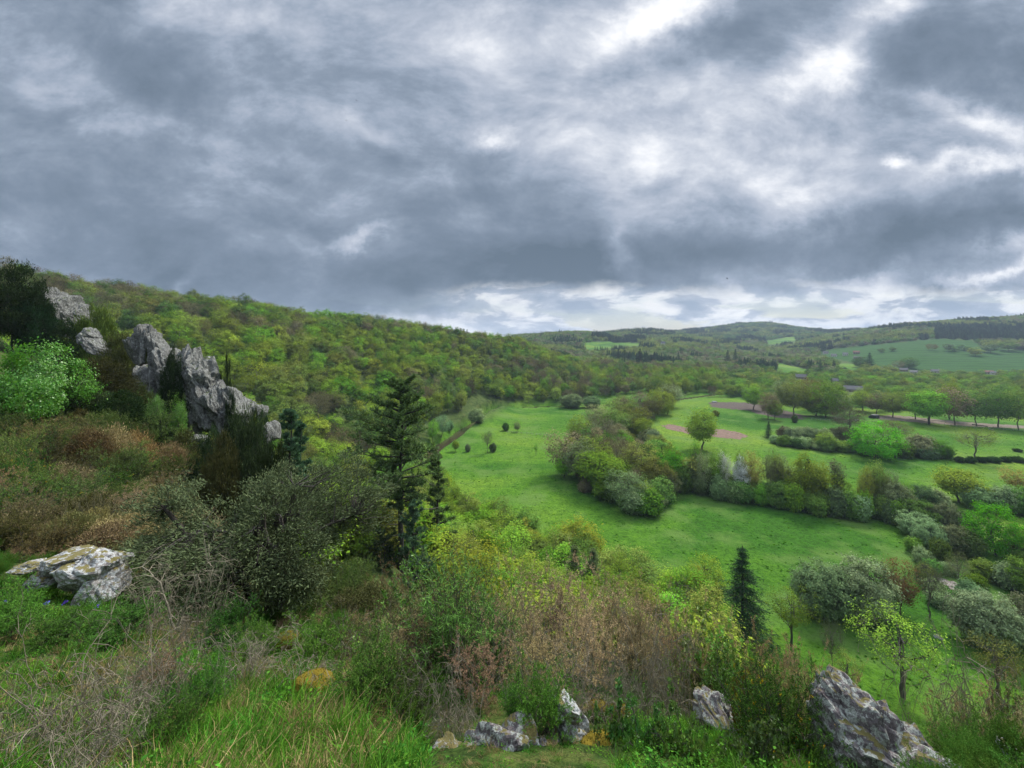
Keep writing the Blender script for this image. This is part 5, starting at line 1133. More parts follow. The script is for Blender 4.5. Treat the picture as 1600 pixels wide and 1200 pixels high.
# middle and right foreground, one by one
for a in [
 ('broom',715,1085,868,150,'broom','tall upright green broom in the middle of the foreground','broom_bush'),
 ('broom',650,1075,930,110,'heathb','brownish broom left of the tall green broom','broom_bush'),
 ('broom',770,1075,930,90,'broom','green broom half buried in the brown gorse','broom_bush'),
 ('leafy',640,1020,874,95,'lbright','bright green leafy sapling above the foreground, highest of three','leafy_sapling'),
 ('leafy',600,1050,965,80,'lbright','bright green leafy sapling right of the juniper stems','leafy_sapling'),
 ('leafy',668,1060,950,80,'lbright','bright green leaves showing through the brown broom','leafy_sapling'),
 ('leafy',585,1010,985,50,'lbright','small bright leafy sprig at the foot of the juniper','leafy_sapling'),
 ('deadgorse',560,1040,950,110,'heathb','half dry gorse between the juniper and the leafy saplings','dry_gorse'),
 ('deadgorse',620,1080,985,120,'dgorse','dry pinkish brown gorse below the leafy saplings','dry_gorse'),
 ('deadgorse',800,1070,905,150,'dgorse','tall dry pinkish brown gorse, leftmost of the brown crest','dry_gorse'),
 ('deadgorse',870,1060,900,140,'dgorse','tall dry pinkish brown gorse at the middle of the brown crest','dry_gorse'),
 ('deadgorse',940,1060,908,140,'dgorse','tall dry pinkish brown gorse right of the crest middle','dry_gorse'),
 ('deadgorse',1010,1055,935,120,'dgorse','dry brown gorse at the right end of the brown crest','dry_gorse'),
 ('deadgorse',850,1100,985,140,'dgorse','dry brown gorse in front of the brown crest above the green gorse','dry_gorse'),
 ('deadgorse',750,1100,990,120,'dgorse','dry brown gorse right of the tall green broom','dry_gorse'),
 ('deadgorse',925,1095,975,130,'dgorse','dry brown gorse left of the grey tangle','dry_gorse'),
 ('deadgorse',780,1040,930,120,'dgorse','dry brown gorse behind the green broom','dry_gorse'),
 ('deadgorse',1060,1090,950,120,'dgorse','dry brown gorse behind the big grey tangle','dry_gorse'),
 ('deadgorse',1110,1100,985,110,'dgorse','dry brown gorse behind the lime leaves','dry_gorse'),
 ('deadgorse',990,1080,925,130,'dgorse','dry brown gorse between the crest and the grey tangle','dry_gorse'),
 ('tangle',1005,1120,955,190,'straw','big grey tangle of bare twigs below the brown crest','bare_twigs'),
 ('tangle',960,1130,1020,130,'straw','low grey tangle of bare twigs at the left of the big one','bare_twigs'),
 ('tangle',1060,1130,1000,110,'straw','grey tangle of bare twigs against the rock spine','bare_twigs'),
 ('tangle',715,1145,1035,150,'straw','pale tangle of dead twigs under the green broom','bare_twigs'),
 ('tangle',660,1120,1030,110,'straw','grey dead twigs left of the pale tangle under the broom','bare_twigs'),
 ('gorse',848,1150,1052,105,'gorse','fresh dark green gorse bush above the bottom rocks','gorse_bush'),
 ('gorse',805,1135,1075,60,'gorse','smaller fresh green gorse left of the bottom rocks','gorse_bush'),
 ('leafy',1105,1120,966,120,'lime','lime green leafy bush over the rock spine','leafy_bush'),
 ('leafy',1120,1140,990,110,'lime','lime green leaves in front of the rock spine','leafy_bush'),
 ('leafy',1085,1120,985,90,'lime','lime green leaves left of the rock spine','leafy_bush'),
 ('leafy',1140,1110,1010,80,'lime','lime green leaves on the right shoulder of the rock spine','leafy_bush'),
 ('leafy',1075,1030,962,40,'lime','lime sprig rising above the grey tangle','leafy_bush'),
 ('flowergorse',1215,1185,1045,170,'gorse','yellow-flowered gorse left of the big lichen boulder','gorse_bush'),
 ('flowergorse',1262,1195,1095,110,'gorse','yellow-flowered gorse touching the big lichen boulder','gorse_bush'),
 ('flowergorse',1185,1170,1060,90,'gorse','yellow-flowered gorse beside the orange moss','gorse_bush'),
 ('deadgorse',1205,1090,995,110,'dgorse','dry brown gorse right of the spruce foot','dry_gorse'),
 ('deadgorse',1262,1120,1025,90,'dgorse','dry brown gorse behind the yellow-flowered gorse','dry_gorse'),
 ('deadgorse',1165,1060,1010,70,'heathb','olive brown gorse behind the rock spine','dry_gorse'),
 ('deadgorse',1490,1190,1095,110,'dgorse','dry brown gorse right of the big lichen boulder','dry_gorse'),
 ('deadgorse',1560,1180,1075,110,'dgorse','dry brown gorse in the bottom right, taller','dry_gorse'),
 ('deadgorse',1620,1190,1090,90,'dgorse','dry brown gorse cut by the right edge','dry_gorse'),
 ('gorse',1520,1200,1120,90,'gorse','green gorse between the brown ones right of the big boulder','gorse_bush'),
 ('deadgorse',1590,1150,1060,80,'heathb','olive brown gorse behind the small corner stone','dry_gorse'),
 ('tangle',900,1120,1020,150,'straw','grey bare twigs in front of the brown crest','bare_twigs'),
 ('tangle',830,1110,1010,120,'straw','grey bare twigs behind the fresh green gorse','bare_twigs'),
 ('tangle',1030,1080,945,150,'straw','upper grey twigs at the right end of the brown crest','bare_twigs'),
 ('tangle',1530,1150,1010,150,'straw','pale bare twigs rising from the right brown gorse','bare_twigs'),
 ('tangle',1450,1160,1060,110,'straw','bare twigs behind the big lichen boulder','bare_twigs'),
 ('bramble',1000,1165,1100,120,'gorse','dark leafy bramble under the grey tangle','bramble'),
 ('bramble',1060,1180,1110,110,'gorse','dark leafy bramble at the foot of the rock spine','bramble'),
 ('bramble',1170,1200,1130,110,'gorse','green bramble at the bottom between rock spine and gorse','bramble'),
 ('bramble',955,1160,1110,80,'gorse','small bramble right of the moss cushions','bramble'),
 ('gorse',20,1000,925,110,'gorse','green gorse at the left edge beside the pale boulder','gorse_bush'),
 ('gorse',95,1010,955,90,'gorse','low green gorse in front of the pale boulder','gorse_bush'),
 ('gorse',185,1010,945,110,'gorse','green gorse below the right end of the pale boulder','gorse_bush'),
 ('gorse',350,1020,950,100,'gorse','green gorse with light tips at the foot of the juniper','gorse_bush'),
 ('gorse',410,1030,975,90,'gorse','green gorse under the juniper stems','gorse_bush'),
 ('gorse',500,1040,975,100,'gorse','green gorse below the right side of the juniper','gorse_bush'),
 ('gorse',310,1120,1050,90,'gorse','green gorse right of the big left tangle','gorse_bush'),
 ('gorse',270,1170,1095,100,'gorse','green gorse near the bottom of the left tangle','gorse_bush'),
 ('gorse',580,1110,1010,130,'gorse','dark green gorse left of the broom stems','gorse_bush'),
 ('gorse',640,1130,1060,110,'gorse','dark green gorse in front of the broom stems','gorse_bush'),
 ('tangle',185,1150,985,270,'straw','widest pale tangle of dead twigs in the left foreground','bare_twigs'),
 ('tangle',60,1180,1010,230,'straw','pale dead twigs cut by the left edge','bare_twigs'),
 ('tangle',255,1120,960,190,'straw','pale dead twigs between the left boulder and the big tangle','bare_twigs'),
 ('tangle',300,1010,890,130,'straw','light dead twigs in front of the juniper stems','bare_twigs'),
 ('tangle',230,990,885,120,'straw','light dead twigs right of the pale boulder','bare_twigs'),
 ('tangle',380,1070,1000,150,'straw','flat grey dead twigs below the juniper','bare_twigs'),
 ('tangle',480,1080,1010,140,'straw','flat grey dead twigs beside the orange moss hump','bare_twigs'),
 ('tangle',130,1210,1090,230,'straw','dark fine dead twigs at the bottom left','bare_twigs'),
 ('deadgorse',250,1080,1010,120,'dgorse','dry gorse in the middle of the left tangle','dry_gorse')]:
    S_(a[0], a[1], a[2], a[3], a[4], a[5], a[6], 'twigs' if a[7] == 'bare_twigs' else 'shrub', a[7])
# two pale forked dead branches
def branch(pts, r, label, sub=14):
    m = MB(); P = np.array([[(px-HX)/F*Y, Y, gz(py, Y)] for px, py, Y in pts]); b0 = P[0].copy(); P = P-b0
    t = np.linspace(0, len(P)-1, 9); i = np.clip(t.astype(int), 0, len(P)-2); Pm = P[i]+(P[i+1]-P[i])*(t-i)[:, None]+rng.normal(size=(9, 3))*0.01
    tubes(m, Pm[None], np.linspace(r, r*0.4, 9)[None], 5)
    k = rng.integers(3, 9, sub); d = norm((P[-1]-P[0])[None]*0.6/np.linalg.norm(P[-1]-P[0])+rdir(sub)); Q_ = paths(Pm[k], d, rng.uniform(0.15, 0.45, sub), 6, 0.25, 0.3, 0.1); tubes(m, Q_, taper(sub, 6, r*0.4, r*0.12), 4)
    kk = np.repeat(np.arange(sub), 6); d = norm(d[kk]+rdir(len(kk))); R_2 = paths(Q_[kk, rng.integers(1, 6, len(kk))], d, rng.uniform(0.08, 0.25, len(kk)), 5, 0.4, 0.3); tubes(m, R_2, taper(len(kk), 5, r*0.16, r*0.05), 3)
    o = obj('dead_branch', m.mesh('dead_branch', M_TWIG)); o.location = b0; return mark(o, label, 'branch')
branch([(272,985,6.6),(262,950,6.6),(250,905,6.7),(225,885,6.8)], 0.016, 'pale dead branch leaning left beside the juniper stems')
branch([(276,985,6.5),(290,945,6.5),(305,905,6.6),(320,880,6.6)], 0.014, 'pale dead branch leaning right beside the juniper stems')
branch([(1412,1095,5.0),(1414,1060,5.0),(1418,1045,5.0),(1428,1040,5.0)], 0.008, 'thin hooked pale stalk standing behind the big lichen boulder', 4)
branch([(1552,1110,6),(1550,1080,6),(1535,1050,6),(1512,1030,6)], 0.014, 'pale bare branch forking above the right brown gorse', 10)
branch([(690,1146,4.2),(730,1144,4.2),(760,1140,4.3),(790,1143,4.3)], 0.008, 'straight fallen stick lying under the pale tangle', 2)
branch([(935,1135,4.4),(960,1145,4.35),(985,1150,4.3),(1010,1140,4.3)], 0.009, 'bent fallen branch right of the moss cushions', 4)
# moss
def moss(px, py, Y, w, h, label, seed):
    global rng; v, f = ICO4; p = v*np.array([w, w*0.8, h])*Y/F/2; p = p*(1+0.12*fbm(v[:, 0]*2+seed, v[:, 1]*2, v[:, 2]*2, 4, 4))[:, None]; m = MB(); m.add(p, t=f)
    k = rng.integers(0, len(p), 1400); blades(m, p[k], v[k]+rng.normal(size=(1400, 3))*0.4, np.full(1400, 0.016), np.full(1400, 0.006))
    o = obj('moss_cushion', m.mesh('moss_cushion', M_LEAF), None, (0.155, 0.115, 0.018)); o.location = ((px-HX)/F*Y, Y, gz(py, Y)); return mark(o, label, 'moss')
for i, a in enumerate([(828,1172,3.6,34,46,'round green-gold moss cushion left of the pinkish rock'),(935,1108,4.3,32,20,'orange moss cushion above the bottom rocks, left of two'),(966,1115,4.3,32,26,'orange moss cushion above the bottom rocks, right of two'),
    (940,1178,3.6,64,56,'wide orange moss cushion right of the pinkish rock'),(1164,1100,4.6,40,110,'tall curtain of orange moss on the right of the rock spine'),(805,1185,3.7,30,24,'small moss patch between the bottom rocks'),
    (490,1068,4.9,60,26,'orange mossy hump in the left foreground grass'),(450,1000,6.6,36,22,'pale orange moss hump near the juniper foot'),(742,1172,3.9,20,14,'tiny moss tuft above the low cracked rock')]): moss(*a, seed=i*3.3)
# violet flowers
for i, (px, py, lb) in enumerate([(8,942,'violet flower at the left edge below the boulder'),(72,944,'violet flower cluster below the boulder, left of three'),(102,942,'violet flower below the middle of the boulder'),(153,947,'violet flower below the right end of the boulder')]):
    x, y, z = hit(px, py+14, 3); m = MB(); tubes(m, paths(np.zeros((3, 3)), rdir(3)*0.25+np.array([0, 0, 1.0]), [0.16, 0.2, 0.18], 5, 0.1, 0.1), taper(3, 5, 0.004, 0.002), 4)
    e = empty('violet_flower', (x, y, z)); obj('stem', m.mesh('flower_stem', M_LEAF), e, (0.05, 0.12, 0.03)); m = MB(); c = np.repeat(np.array([[0, 0, 0.18], [0.03, 0, 0.2], [-0.03, 0.01, 0.16]]), 8, 0)+rng.normal(size=(24, 3))*0.012
    leaves(m, c, rdir(24), 0.03, 0.7); obj('petals', m.mesh('flower_petals', M_LEAF), e, (0.16, 0.10, 0.55)); mark(e, lb, 'flower')

# ------------------------------------------------------------------ farm things
def pxbox(name, mat, px, py, ymin, size, label, cat, yaw=0.0, bevel=0.1):
    x, y, z = hit(px, py, ymin); bm = bmesh.new(); bmesh.ops.create_cube(bm, size=1); bmesh.ops.scale(bm, vec=size, verts=bm.verts)
    bmesh.ops.bevel(bm, geom=bm.edges[:], offset=min(size)*bevel, segments=2, affect='EDGES'); bmesh.ops.translate(bm, vec=(0, 0, size[2]/2), verts=bm.verts)
    me = bpy.data.meshes.new(name); bm.to_mesh(me); bm.free(); me.materials.append(mat); o = obj(name, me); o.location = (x, y, z); o.rotation_euler[2] = yaw; return mark(o, label, cat)
# dark sheeted heap with a pitched, sagging cover
x, y, z = hit(1367, 653, 150); m = MB(); rock_lump(m, (0, 0, 0.9), (4.6, 3.2, 2.1), 90, rough=0.05); o = obj('sheeted_heap', m.mesh('sheeted_heap', M_TARP, True)); o.location = (x, y, z); mark(o, 'dark blue-black plastic sheeting over a farm heap by the track', 'heap'); RECTS.append((1352, 1384, 640, 655, y))
pxbox('water_trough', M_METAL, 1338, 657, 150, (3.0, 1.0, 0.8), 'pale metal trough left of the dark sheeted heap', 'trough', 0.1)
pxbox('water_trough', M_METAL, 1116, 629, 150, (4.5, 1.6, 1.3), 'whitish trough at the far end of the ploughed soil', 'trough', 0.1)
pxbox('water_trough', M_METAL, 1236, 634, 150, (3.0, 1.2, 1.0), 'whitish trough under the grove left of the big green tree', 'trough', 0)
for (a, b_, c, d, lb) in [((1519,664),(1543,667),0.45,0,'pale fallen log on the meadow by the farm track'),((1545,671),(1553,673),0.3,0,'short pale log near the curved rail on the far right meadow'),((1440,655),(1480,660),0.18,0,'long pale pole lying along the farm track')]:
    A = np.array(hit(*a, 100)); B = np.array(hit(*b_, 100)); m = MB(); tubes(m, link_paths(A[None]*0, (B-A)[None], 6, -0.01, 0.01), taper(1, 6, c, c*0.7), 8); o = obj('log', m.mesh('log', M_WOODP)); o.location = A+[0, 0, c]; mark(o, lb, 'log')
# post and wire fences
def fence(pts, n, h, label):
    W_ = [np.array(hit(px, py, 60)) for px, py in pts]; e = empty('wire_fence', W_[0]); w = 0.09
    P = []; 
    for k in range(n):
        t = k/(n-1)*(len(W_)-1); i = min(int(t), len(W_)-2); p = W_[i]+(W_[i+1]-W_[i])*(t-i); p[2] = H1(p[0], p[1]); P.append(p-W_[0])
    pm = MB(); tubes(pm, np.array([[[0, 0, -0.3], [0, 0, h*0.6], [0.02, 0, h]]]), np.full((1, 3), w), 6); pm = pm.mesh('fence_post', M_WOODP)
    for p in P: o = obj('post', pm, e); o.location = p
    for hh in (h*0.45, h*0.85):
        m = MB(); tubes(m, (np.array(P)+[0, 0, hh])[None], np.full((1, len(P)), 0.025), 3); obj('wire', m.mesh('fence_wire', M_METAL), e)
    return mark(e, label, 'fence')
fence([(792,676),(835,680),(868,683)], 12, 1.4, 'thin post and wire fence across the round meadow by the bush pair')
fence([(1268,656),(1300,658),(1330,660)], 10, 1.4, 'post and wire fence under the big green tree behind the upper meadow')
fence([(1440,662),(1500,667),(1600,674)], 14, 1.4, 'post and wire fence along the farm track on the right')

# ------------------------------------------------------------------ ground cover of the foreground
def tuft(seed, n, L, spread, w, bend=0.35):
    global rng; old = rng; rng = np.random.default_rng(seed); m = MB()
    S = np.column_stack([rng.normal(size=(n, 2))*0.05, np.full(n, -0.02)]); D = np.column_stack([rng.normal(size=(n, 2))*spread, np.ones(n)]); P = paths(S, D, L*rng.uniform(0.4, 1.2, n), 4, bend, 0.12)
    T_ = norm(np.gradient(P, axis=1)); s = norm(np.cross(T_[:, 0], rdir(n)))[:, None, :]; ww = (np.array([1, 0.85, 0.5, 0.05])*w/2)[None, :, None]
    v = np.stack([P-s*ww, P+s*ww], 2).reshape(-1, 3); b0 = (np.arange(n)[:, None]*8+np.arange(3)[None]*2).ravel(); m.add(v, np.stack([b0, b0+1, b0+3, b0+2], -1)); rng = old
    return m.mesh('tuft%d' % seed, M_LEAF)
def herb(seed, n, r, leaf, h):
    global rng; old = rng; rng = np.random.default_rng(seed); m = MB(); c = np.column_stack([rng.normal(size=(n, 2))*r, np.abs(rng.normal(size=n))*h]); leaves(m, c, rdir(n)*0.6+np.array([0, 0, 0.9]), leaf, 0.65, fold=0.1); rng = old; return m.mesh('herb%d' % seed, M_LEAF)
tf = [tuft(800+i, 46, [0.22, 0.30, 0.38][i], 0.35, 0.007) for i in range(3)]; he = [herb(810+i, 60, 0.09, 0.03, 0.05) for i in range(2)]
tw = [NEAR['tangle'][0][1], NEAR['tangle'][1][1]]; dg = [NEAR['deadgorse'][0][0], NEAR['gorse'][0][0]]
GR, GD, ST_, OC = (0.10, 0.25, 0.025), (0.055, 0.16, 0.02), (0.38, 0.29, 0.14), (0.30, 0.24, 0.10)
lib2 = [(tf[0], GR), (tf[1], GD), (tf[2], GR), (tf[0], ST_), (tf[1], OC), (he[0], GD), (he[1], GR), (dg[0], TINT['dgorse']), (dg[1], TINT['gorse'])]
P2, R2, S2, I2 = [], [], [], []
def spot(px, py): 
    return hit(px, py, 1.6)
n = 9500; pxs = rng.uniform(-60, 1660, n); Yv = np.exp(rng.uniform(math.log(1.7), math.log(26), n)); xs = (pxs-HX)/F*Yv; zs = height(xs, Yv); _, pys = proj(xs, Yv, zs)
nv = fbm(pxs/130, pys/70, 0, 3, 91); nw2 = fbm(pxs/60, pys/40, 0, 2, 95)
for px, py, x, y, z, a, b_ in zip(pxs, pys, xs, Yv, zs, nv, nw2):
    if py > 1300 or z < 40: continue
    u = rng.uniform()
    if 665 < px < 965 and 1105 < py < 1260 and u < 0.0: continue
    straw = (px > 230 and px < 720 and py > 1110 and b_ > -0.35) or a > 0.55
    if y > 9: i = int(rng.choice([5, 7, 8, 1, 8])); sc = rng.uniform(0.5, 1.0)
    elif straw: i = int(rng.choice([3, 4, 0, 2, 4])); sc = rng.uniform(0.7, 1.2)
    elif px < 230 and py > 980: i = int(rng.choice([0, 1, 2, 3, 6, 4])); sc = rng.uniform(0.5, 1.0)
    elif a < -0.35: i = int(rng.choice([5, 6, 5, 1])); sc = rng.uniform(0.8, 1.5)
    elif px > 1420: i = int(rng.choice([1, 4, 5, 8, 3, 0, 6])); sc = rng.uniform(0.5, 0.9)
    else: i = int(rng.choice([0, 1, 2, 2, 5, 6])); sc = rng.uniform(0.7, 1.25)
    if i >= 7: sc *= 0.42
    if px > 640 and py > 1080 and i < 7: sc *= 0.62
    if 665 < px < 965 and 1105 < py < 1260: sc *= 0.5; i = int(rng.choice([3, 4, 5, 0, 6, 3, 3, 1]))
    P2.append((x, y, z)); R2.append((rng.normal()*0.15, rng.normal()*0.15, rng.uniform(0, 6.28))); S2.append((sc*1.1, sc*1.1, sc)); I2.append(i)
scatter('grass', P2, R2, S2, I2, lib2, 'mixed green and straw-coloured grass and low herbs covering the foreground slope', 'grass')
# rough sward and undergrowth further off
tfm = [tuft(820+i, 30, 0.8, 0.6, 0.10) for i in range(2)]
P3, R3, S3, I3 = [], [], [], []
n = 11000; pxs = rng.uniform(500, 1640, n); Yv = rng.uniform(60**0.5, 330**0.5, n)**2; xs = (pxs-HX)/F*Yv; zs = height(xs, Yv)
cl = fbm(xs/4, Yv/4, 0, 3, 66)
ok = (zs < 0.9) & (zs > -0.5) & (rng.uniform(-0.6, 1, n) < cl)
for x, y, z in zip(xs[ok], Yv[ok], zs[ok]): P3.append((x, y, z)); R3.append((0, 0, rng.uniform(0, 6.28))); s = rng.uniform(0.35, 0.9); S3.append((s*1.4, s*1.4, s*0.7)); I3.append(int(rng.integers(3)))
scatter('meadow_tussocks', P3, R3, S3, I3, [(tfm[0], (0.060, 0.20, 0.010)), (tfm[1], (0.05, 0.17, 0.010)), (tfm[0], (0.11, 0.27, 0.02))], 'low tussocks of rank green grass dotted over the meadows', 'grass')
# ------------------------------------------------------------------ birds
def bird(px, py, Y, span, bank, label):
    x, z = (px-HX)/F*Y, gz(py, Y); m = MB(); s = span
    t = np.linspace(0, 1, 7); r = np.array([0.01, 0.05, 0.075, 0.07, 0.05, 0.03, 0.02])*s
    P = np.stack([np.zeros(7), -0.25*s+t*0.5*s, np.zeros(7)], -1)[None]; tubes(m, P, r[None], 8)
    for sg in (-1, 1):
        v = []
        for k, (a, c, h, th) in enumerate([(0.03, 0.11, 0, 0.012), (0.22, 0.12, 0.06, 0.010), (0.38, 0.09, 0.05, 0.006), (0.5, 0.02, 0.02, 0.003)]):
            for (dy, dz) in ((c, 0), (0, th), (-c, 0), (0, -th)): v.append((sg*a*s, (dy-0.03*k)*s, (h+dz)*s))
        q = [[4*k+i, 4*k+(i+1) % 4, 4*k+4+(i+1) % 4, 4*k+4+i] for k in range(3) for i in range(4)]; m.add(v, q)
    m.add([(0.02*s, -0.22*s, 0), (0.06*s, -0.36*s, 0.01*s), (-0.06*s, -0.36*s, 0.01*s), (-0.02*s, -0.22*s, 0), (0, -0.25*s, 0.02*s)], [[0, 1, 2, 3]], [[0, 1, 4], [1, 2, 4], [2, 3, 4]])
    o = obj('bird', m.mesh('bird', M_BIRD, True)); o.location = (x, Y, z); o.rotation_euler = (0.2, bank, 0.8)
    return mark(o, label, 'bird')
bird(557, 157, 110, 0.7, 0.3, 'small dark bird gliding high in the left of the sky, upper of two')
bird(541, 188, 110, 0.75, -0.4, 'small dark bird gliding in the left of the sky, lower of two')
bird(1136, 435, 120, 0.9, 0.5, 'small dark bird low under the long cloud at the right')

# ------------------------------------------------------------------ sky
SUN_EL, SUN_AZ = math.radians(48), math.radians(38)   # azimuth clockwise from +Y
wd = bpy.data.worlds.new('World'); scene.world = wd; wd.use_nodes = True
ns, ls = wd.node_tree.nodes, wd.node_tree.links; ns.clear()
tc = ns.new('ShaderNodeTexCoord'); sx = ns.new('ShaderNodeSeparateXYZ'); ls.new(tc.outputs['Generated'], sx.inputs[0])
X, Y, Z = sx.outputs
z0 = math_(ns, ls, 'MAXIMUM', Z, 0.0)
inv = math_(ns, ls, 'DIVIDE', 1.0, math_(ns, ls, 'ADD', z0, 0.26))
cq = ns.new('ShaderNodeCombineXYZ'); ls.new(math_(ns, ls, 'MULTIPLY', X, inv), cq.inputs[0]); ls.new(math_(ns, ls, 'MULTIPLY', Y, inv), cq.inputs[1]); cq.inputs[2].default_value = 3.7
Q = cq.outputs[0]
wn = noise_n(ns, ls, Q, 0.9, 3, 0.5)
vs = ns.new('ShaderNodeVectorMath'); vs.operation = 'SUBTRACT'; ls.new(wn.outputs['Color'], vs.inputs[0]); vs.inputs[1].default_value = (0.5, 0.5, 0.5)
vm = ns.new('ShaderNodeVectorMath'); vm.operation = 'SCALE'; ls.new(vs.outputs[0], vm.inputs[0]); vm.inputs['Scale'].default_value = 0.9
va = ns.new('ShaderNodeVectorMath'); va.operation = 'ADD'; ls.new(Q, va.inputs[0]); ls.new(vm.outputs[0], va.inputs[1])
nb = noise_n(ns, ls, va.outputs[0], 1.15, 9, 0.54)      # cloud body
# direction as (azimuth-ish, elevation-ish) pair; mirrored behind
ya = math_(ns, ls, 'MAXIMUM', math_(ns, ls, 'ABSOLUTE', Y), 0.15)
cu = ns.new('ShaderNodeCombineXYZ'); ls.new(math_(ns, ls, 'DIVIDE', X, ya), cu.inputs[0]); ls.new(math_(ns, ls, 'DIVIDE', Z, ya), cu.inputs[1])
wn2 = noise_n(ns, ls, cu.outputs[0], 3.2, 10, 0.60)
vs2 = ns.new('ShaderNodeVectorMath'); vs2.operation = 'SUBTRACT'; ls.new(wn2.outputs['Color'], vs2.inputs[0]); vs2.inputs[1].default_value = (0.5, 0.5, 0.5)
vm2 = ns.new('ShaderNodeVectorMath'); vm2.operation = 'MULTIPLY'; ls.new(vs2.outputs[0], vm2.inputs[0]); vm2.inputs[1].default_value = (0.42, 0.26, 0)
vb = ns.new('ShaderNodeVectorMath'); vb.operation = 'ADD'; ls.new(cu.outputs[0], vb.inputs[0]); ls.new(vm2.outputs[0], vb.inputs[1])
UV = vb.outputs[0]
fm_ = ns.new('ShaderNodeMapping'); fm_.inputs['Scale'].default_value = (3.3, 5.6, 1); fm_.inputs['Rotation'].default_value = (0, 0, 0.16); fm_.inputs['Location'].default_value = (1.3, 0.4, 2.0); ls.new(cu.outputs[0], fm_.inputs[0])
nf = noise_n(ns, ls, fm_.outputs[0], 1.0, 11, 0.64, 0.2)       # billows
# cloud masses: photo px, py, half-width px, half-height px, tilt (deg, + climbs to the right), weight
BL = [(60,330,330,110,-14,-0.30),(330,250,330,70,-16,-0.15),(620,315,190,42,-14,-0.22),(430,130,330,60,-20,-0.16),(640,400,260,40,-4,-0.14),(330,440,260,34,-8,-0.16),
      (1150,395,420,38,5,-0.26),(860,330,150,50,-8,-0.16),(1500,360,260,34,6,-0.28),(1530,100,200,90,20,-0.36),(1150,40,150,50,20,-0.26),(850,420,170,30,2,-0.22),
      (230,200,300,22,-16,0.16),(230,85,330,60,-15,-0.15),(560,215,160,22,-20,0.14),(420,300,150,16,-14,0.10),(1440,455,130,18,3,-0.25),(1270,448,110,12,3,-0.12),(1050,200,60,60,0,-0.08),
      (1030,20,80,35,25,0.42),(1290,115,60,45,20,0.36),(1400,20,60,25,10,0.30),(1540,195,120,28,-10,0.40),(1560,262,110,18,4,0.38),(1160,260,130,55,-20,0.22),(1000,270,70,34,-15,0.20),
      (1380,255,34,12,0,0.40),(575,372,46,12,8,0.36),(975,395,26,30,20,0.36),(770,212,44,14,10,0.30),(900,120,180,80,10,0.10),(1100,130,110,90,20,0.12),
      (450,440,300,34,0,-0.14),(1350,430,60,18,10,0.34),(1240,505,330,10,0,0.30),(740,500,160,12,0,0.34),(290,432,16,26,-20,0.34),(1545,425,110,9,5,0.32),(1590,385,80,12,0,0.2)]
acc = None
for (px, py, rx, ry, tilt, wt) in BL:
    mp = ns.new('ShaderNodeMapping'); mp.vector_type = 'TEXTURE'
    mp.inputs['Location'].default_value = ((px-HX)/F, (HY-py)/F, 0); mp.inputs['Rotation'].default_value = (0, 0, math.radians(tilt)); mp.inputs['Scale'].default_value = (rx/F, ry/F, 1)
    ls.new(UV, mp.inputs[0])
    dt = ns.new('ShaderNodeVectorMath'); dt.operation = 'DOT_PRODUCT'; ls.new(mp.outputs[0], dt.inputs[0]); ls.new(mp.outputs[0], dt.inputs[1])
    g = math_(ns, ls, 'EXPONENT', math_(ns, ls, 'MULTIPLY', dt.outputs['Value'], -0.8))
    acc = math_(ns, ls, 'MULTIPLY_ADD', g, wt, acc if acc is not None else 0.0)
macro = math_(ns, ls, 'ADD', acc, SKYBASE)
v = math_(ns, ls, 'MULTIPLY_ADD', math_(ns, ls, 'SUBTRACT', nb.outputs[0], 0.5), 0.60, macro)
v = math_(ns, ls, 'MULTIPLY_ADD', math_(ns, ls, 'SUBTRACT', nf.outputs[0], 0.5), 1.1, v)
cr = ramp(ns, [(0.0, (0.115, 0.160, 0.215)), (0.28, (0.185, 0.238, 0.315)), (0.42, (0.250, 0.308, 0.395)), (0.50, (0.320, 0.380, 0.480)), (0.62, (0.450, 0.500, 0.595)), (0.72, (0.600, 0.640, 0.720)), (0.82, (0.79, 0.815, 0.87)), (0.91, (0.95, 0.96, 0.98)), (1.0, (1.0, 1.0, 1.0))])
ls.new(v, cr.inputs[0])
sky = ns.new('ShaderNodeTexSky'); sky.sky_type = 'NISHITA'; sky.sun_disc = False; sky.sun_elevation = SUN_EL; sky.sun_rotation = SUN_AZ; sky.altitude = 150
# small broken cumulus near the horizon, blue sky between
el = math_(ns, ls, 'DIVIDE', Z, ya)
low = ramp(ns, [(0.035, (1, 1, 1)), (0.12, (0, 0, 0))]); ls.new(el, low.inputs[0])
gmap = ns.new('ShaderNodeMapping'); gmap.inputs['Scale'].default_value = (3.0, 16.0, 1); gmap.inputs['Location'].default_value = (3.3, 1.7, 0); ls.new(cu.outputs[0], gmap.inputs[0]); cn = noise_n(ns, ls, gmap.outputs[0], 1.0, 8, 0.55, 0.3)
gap = ramp(ns, [(0.43, (1, 1, 1)), (0.50, (0, 0, 0))]); ls.new(cn.outputs[0], gap.inputs[0])
right = ramp(ns, [(0.35, (0.25, 0.25, 0.25)), (0.75, (1, 1, 1))]); ls.new(math_(ns, ls, 'MULTIPLY_ADD', X, 0.5, 0.5), right.inputs[0])
gf = math_(ns, ls, 'MULTIPLY', math_(ns, ls, 'MULTIPLY', low.outputs[0], gap.outputs[0]), right.outputs[0])
bgA = ns.new('ShaderNodeBackground'); bgA.inputs['Strength'].default_value = 0.085; ls.new(sky.outputs[0], bgA.inputs[0])
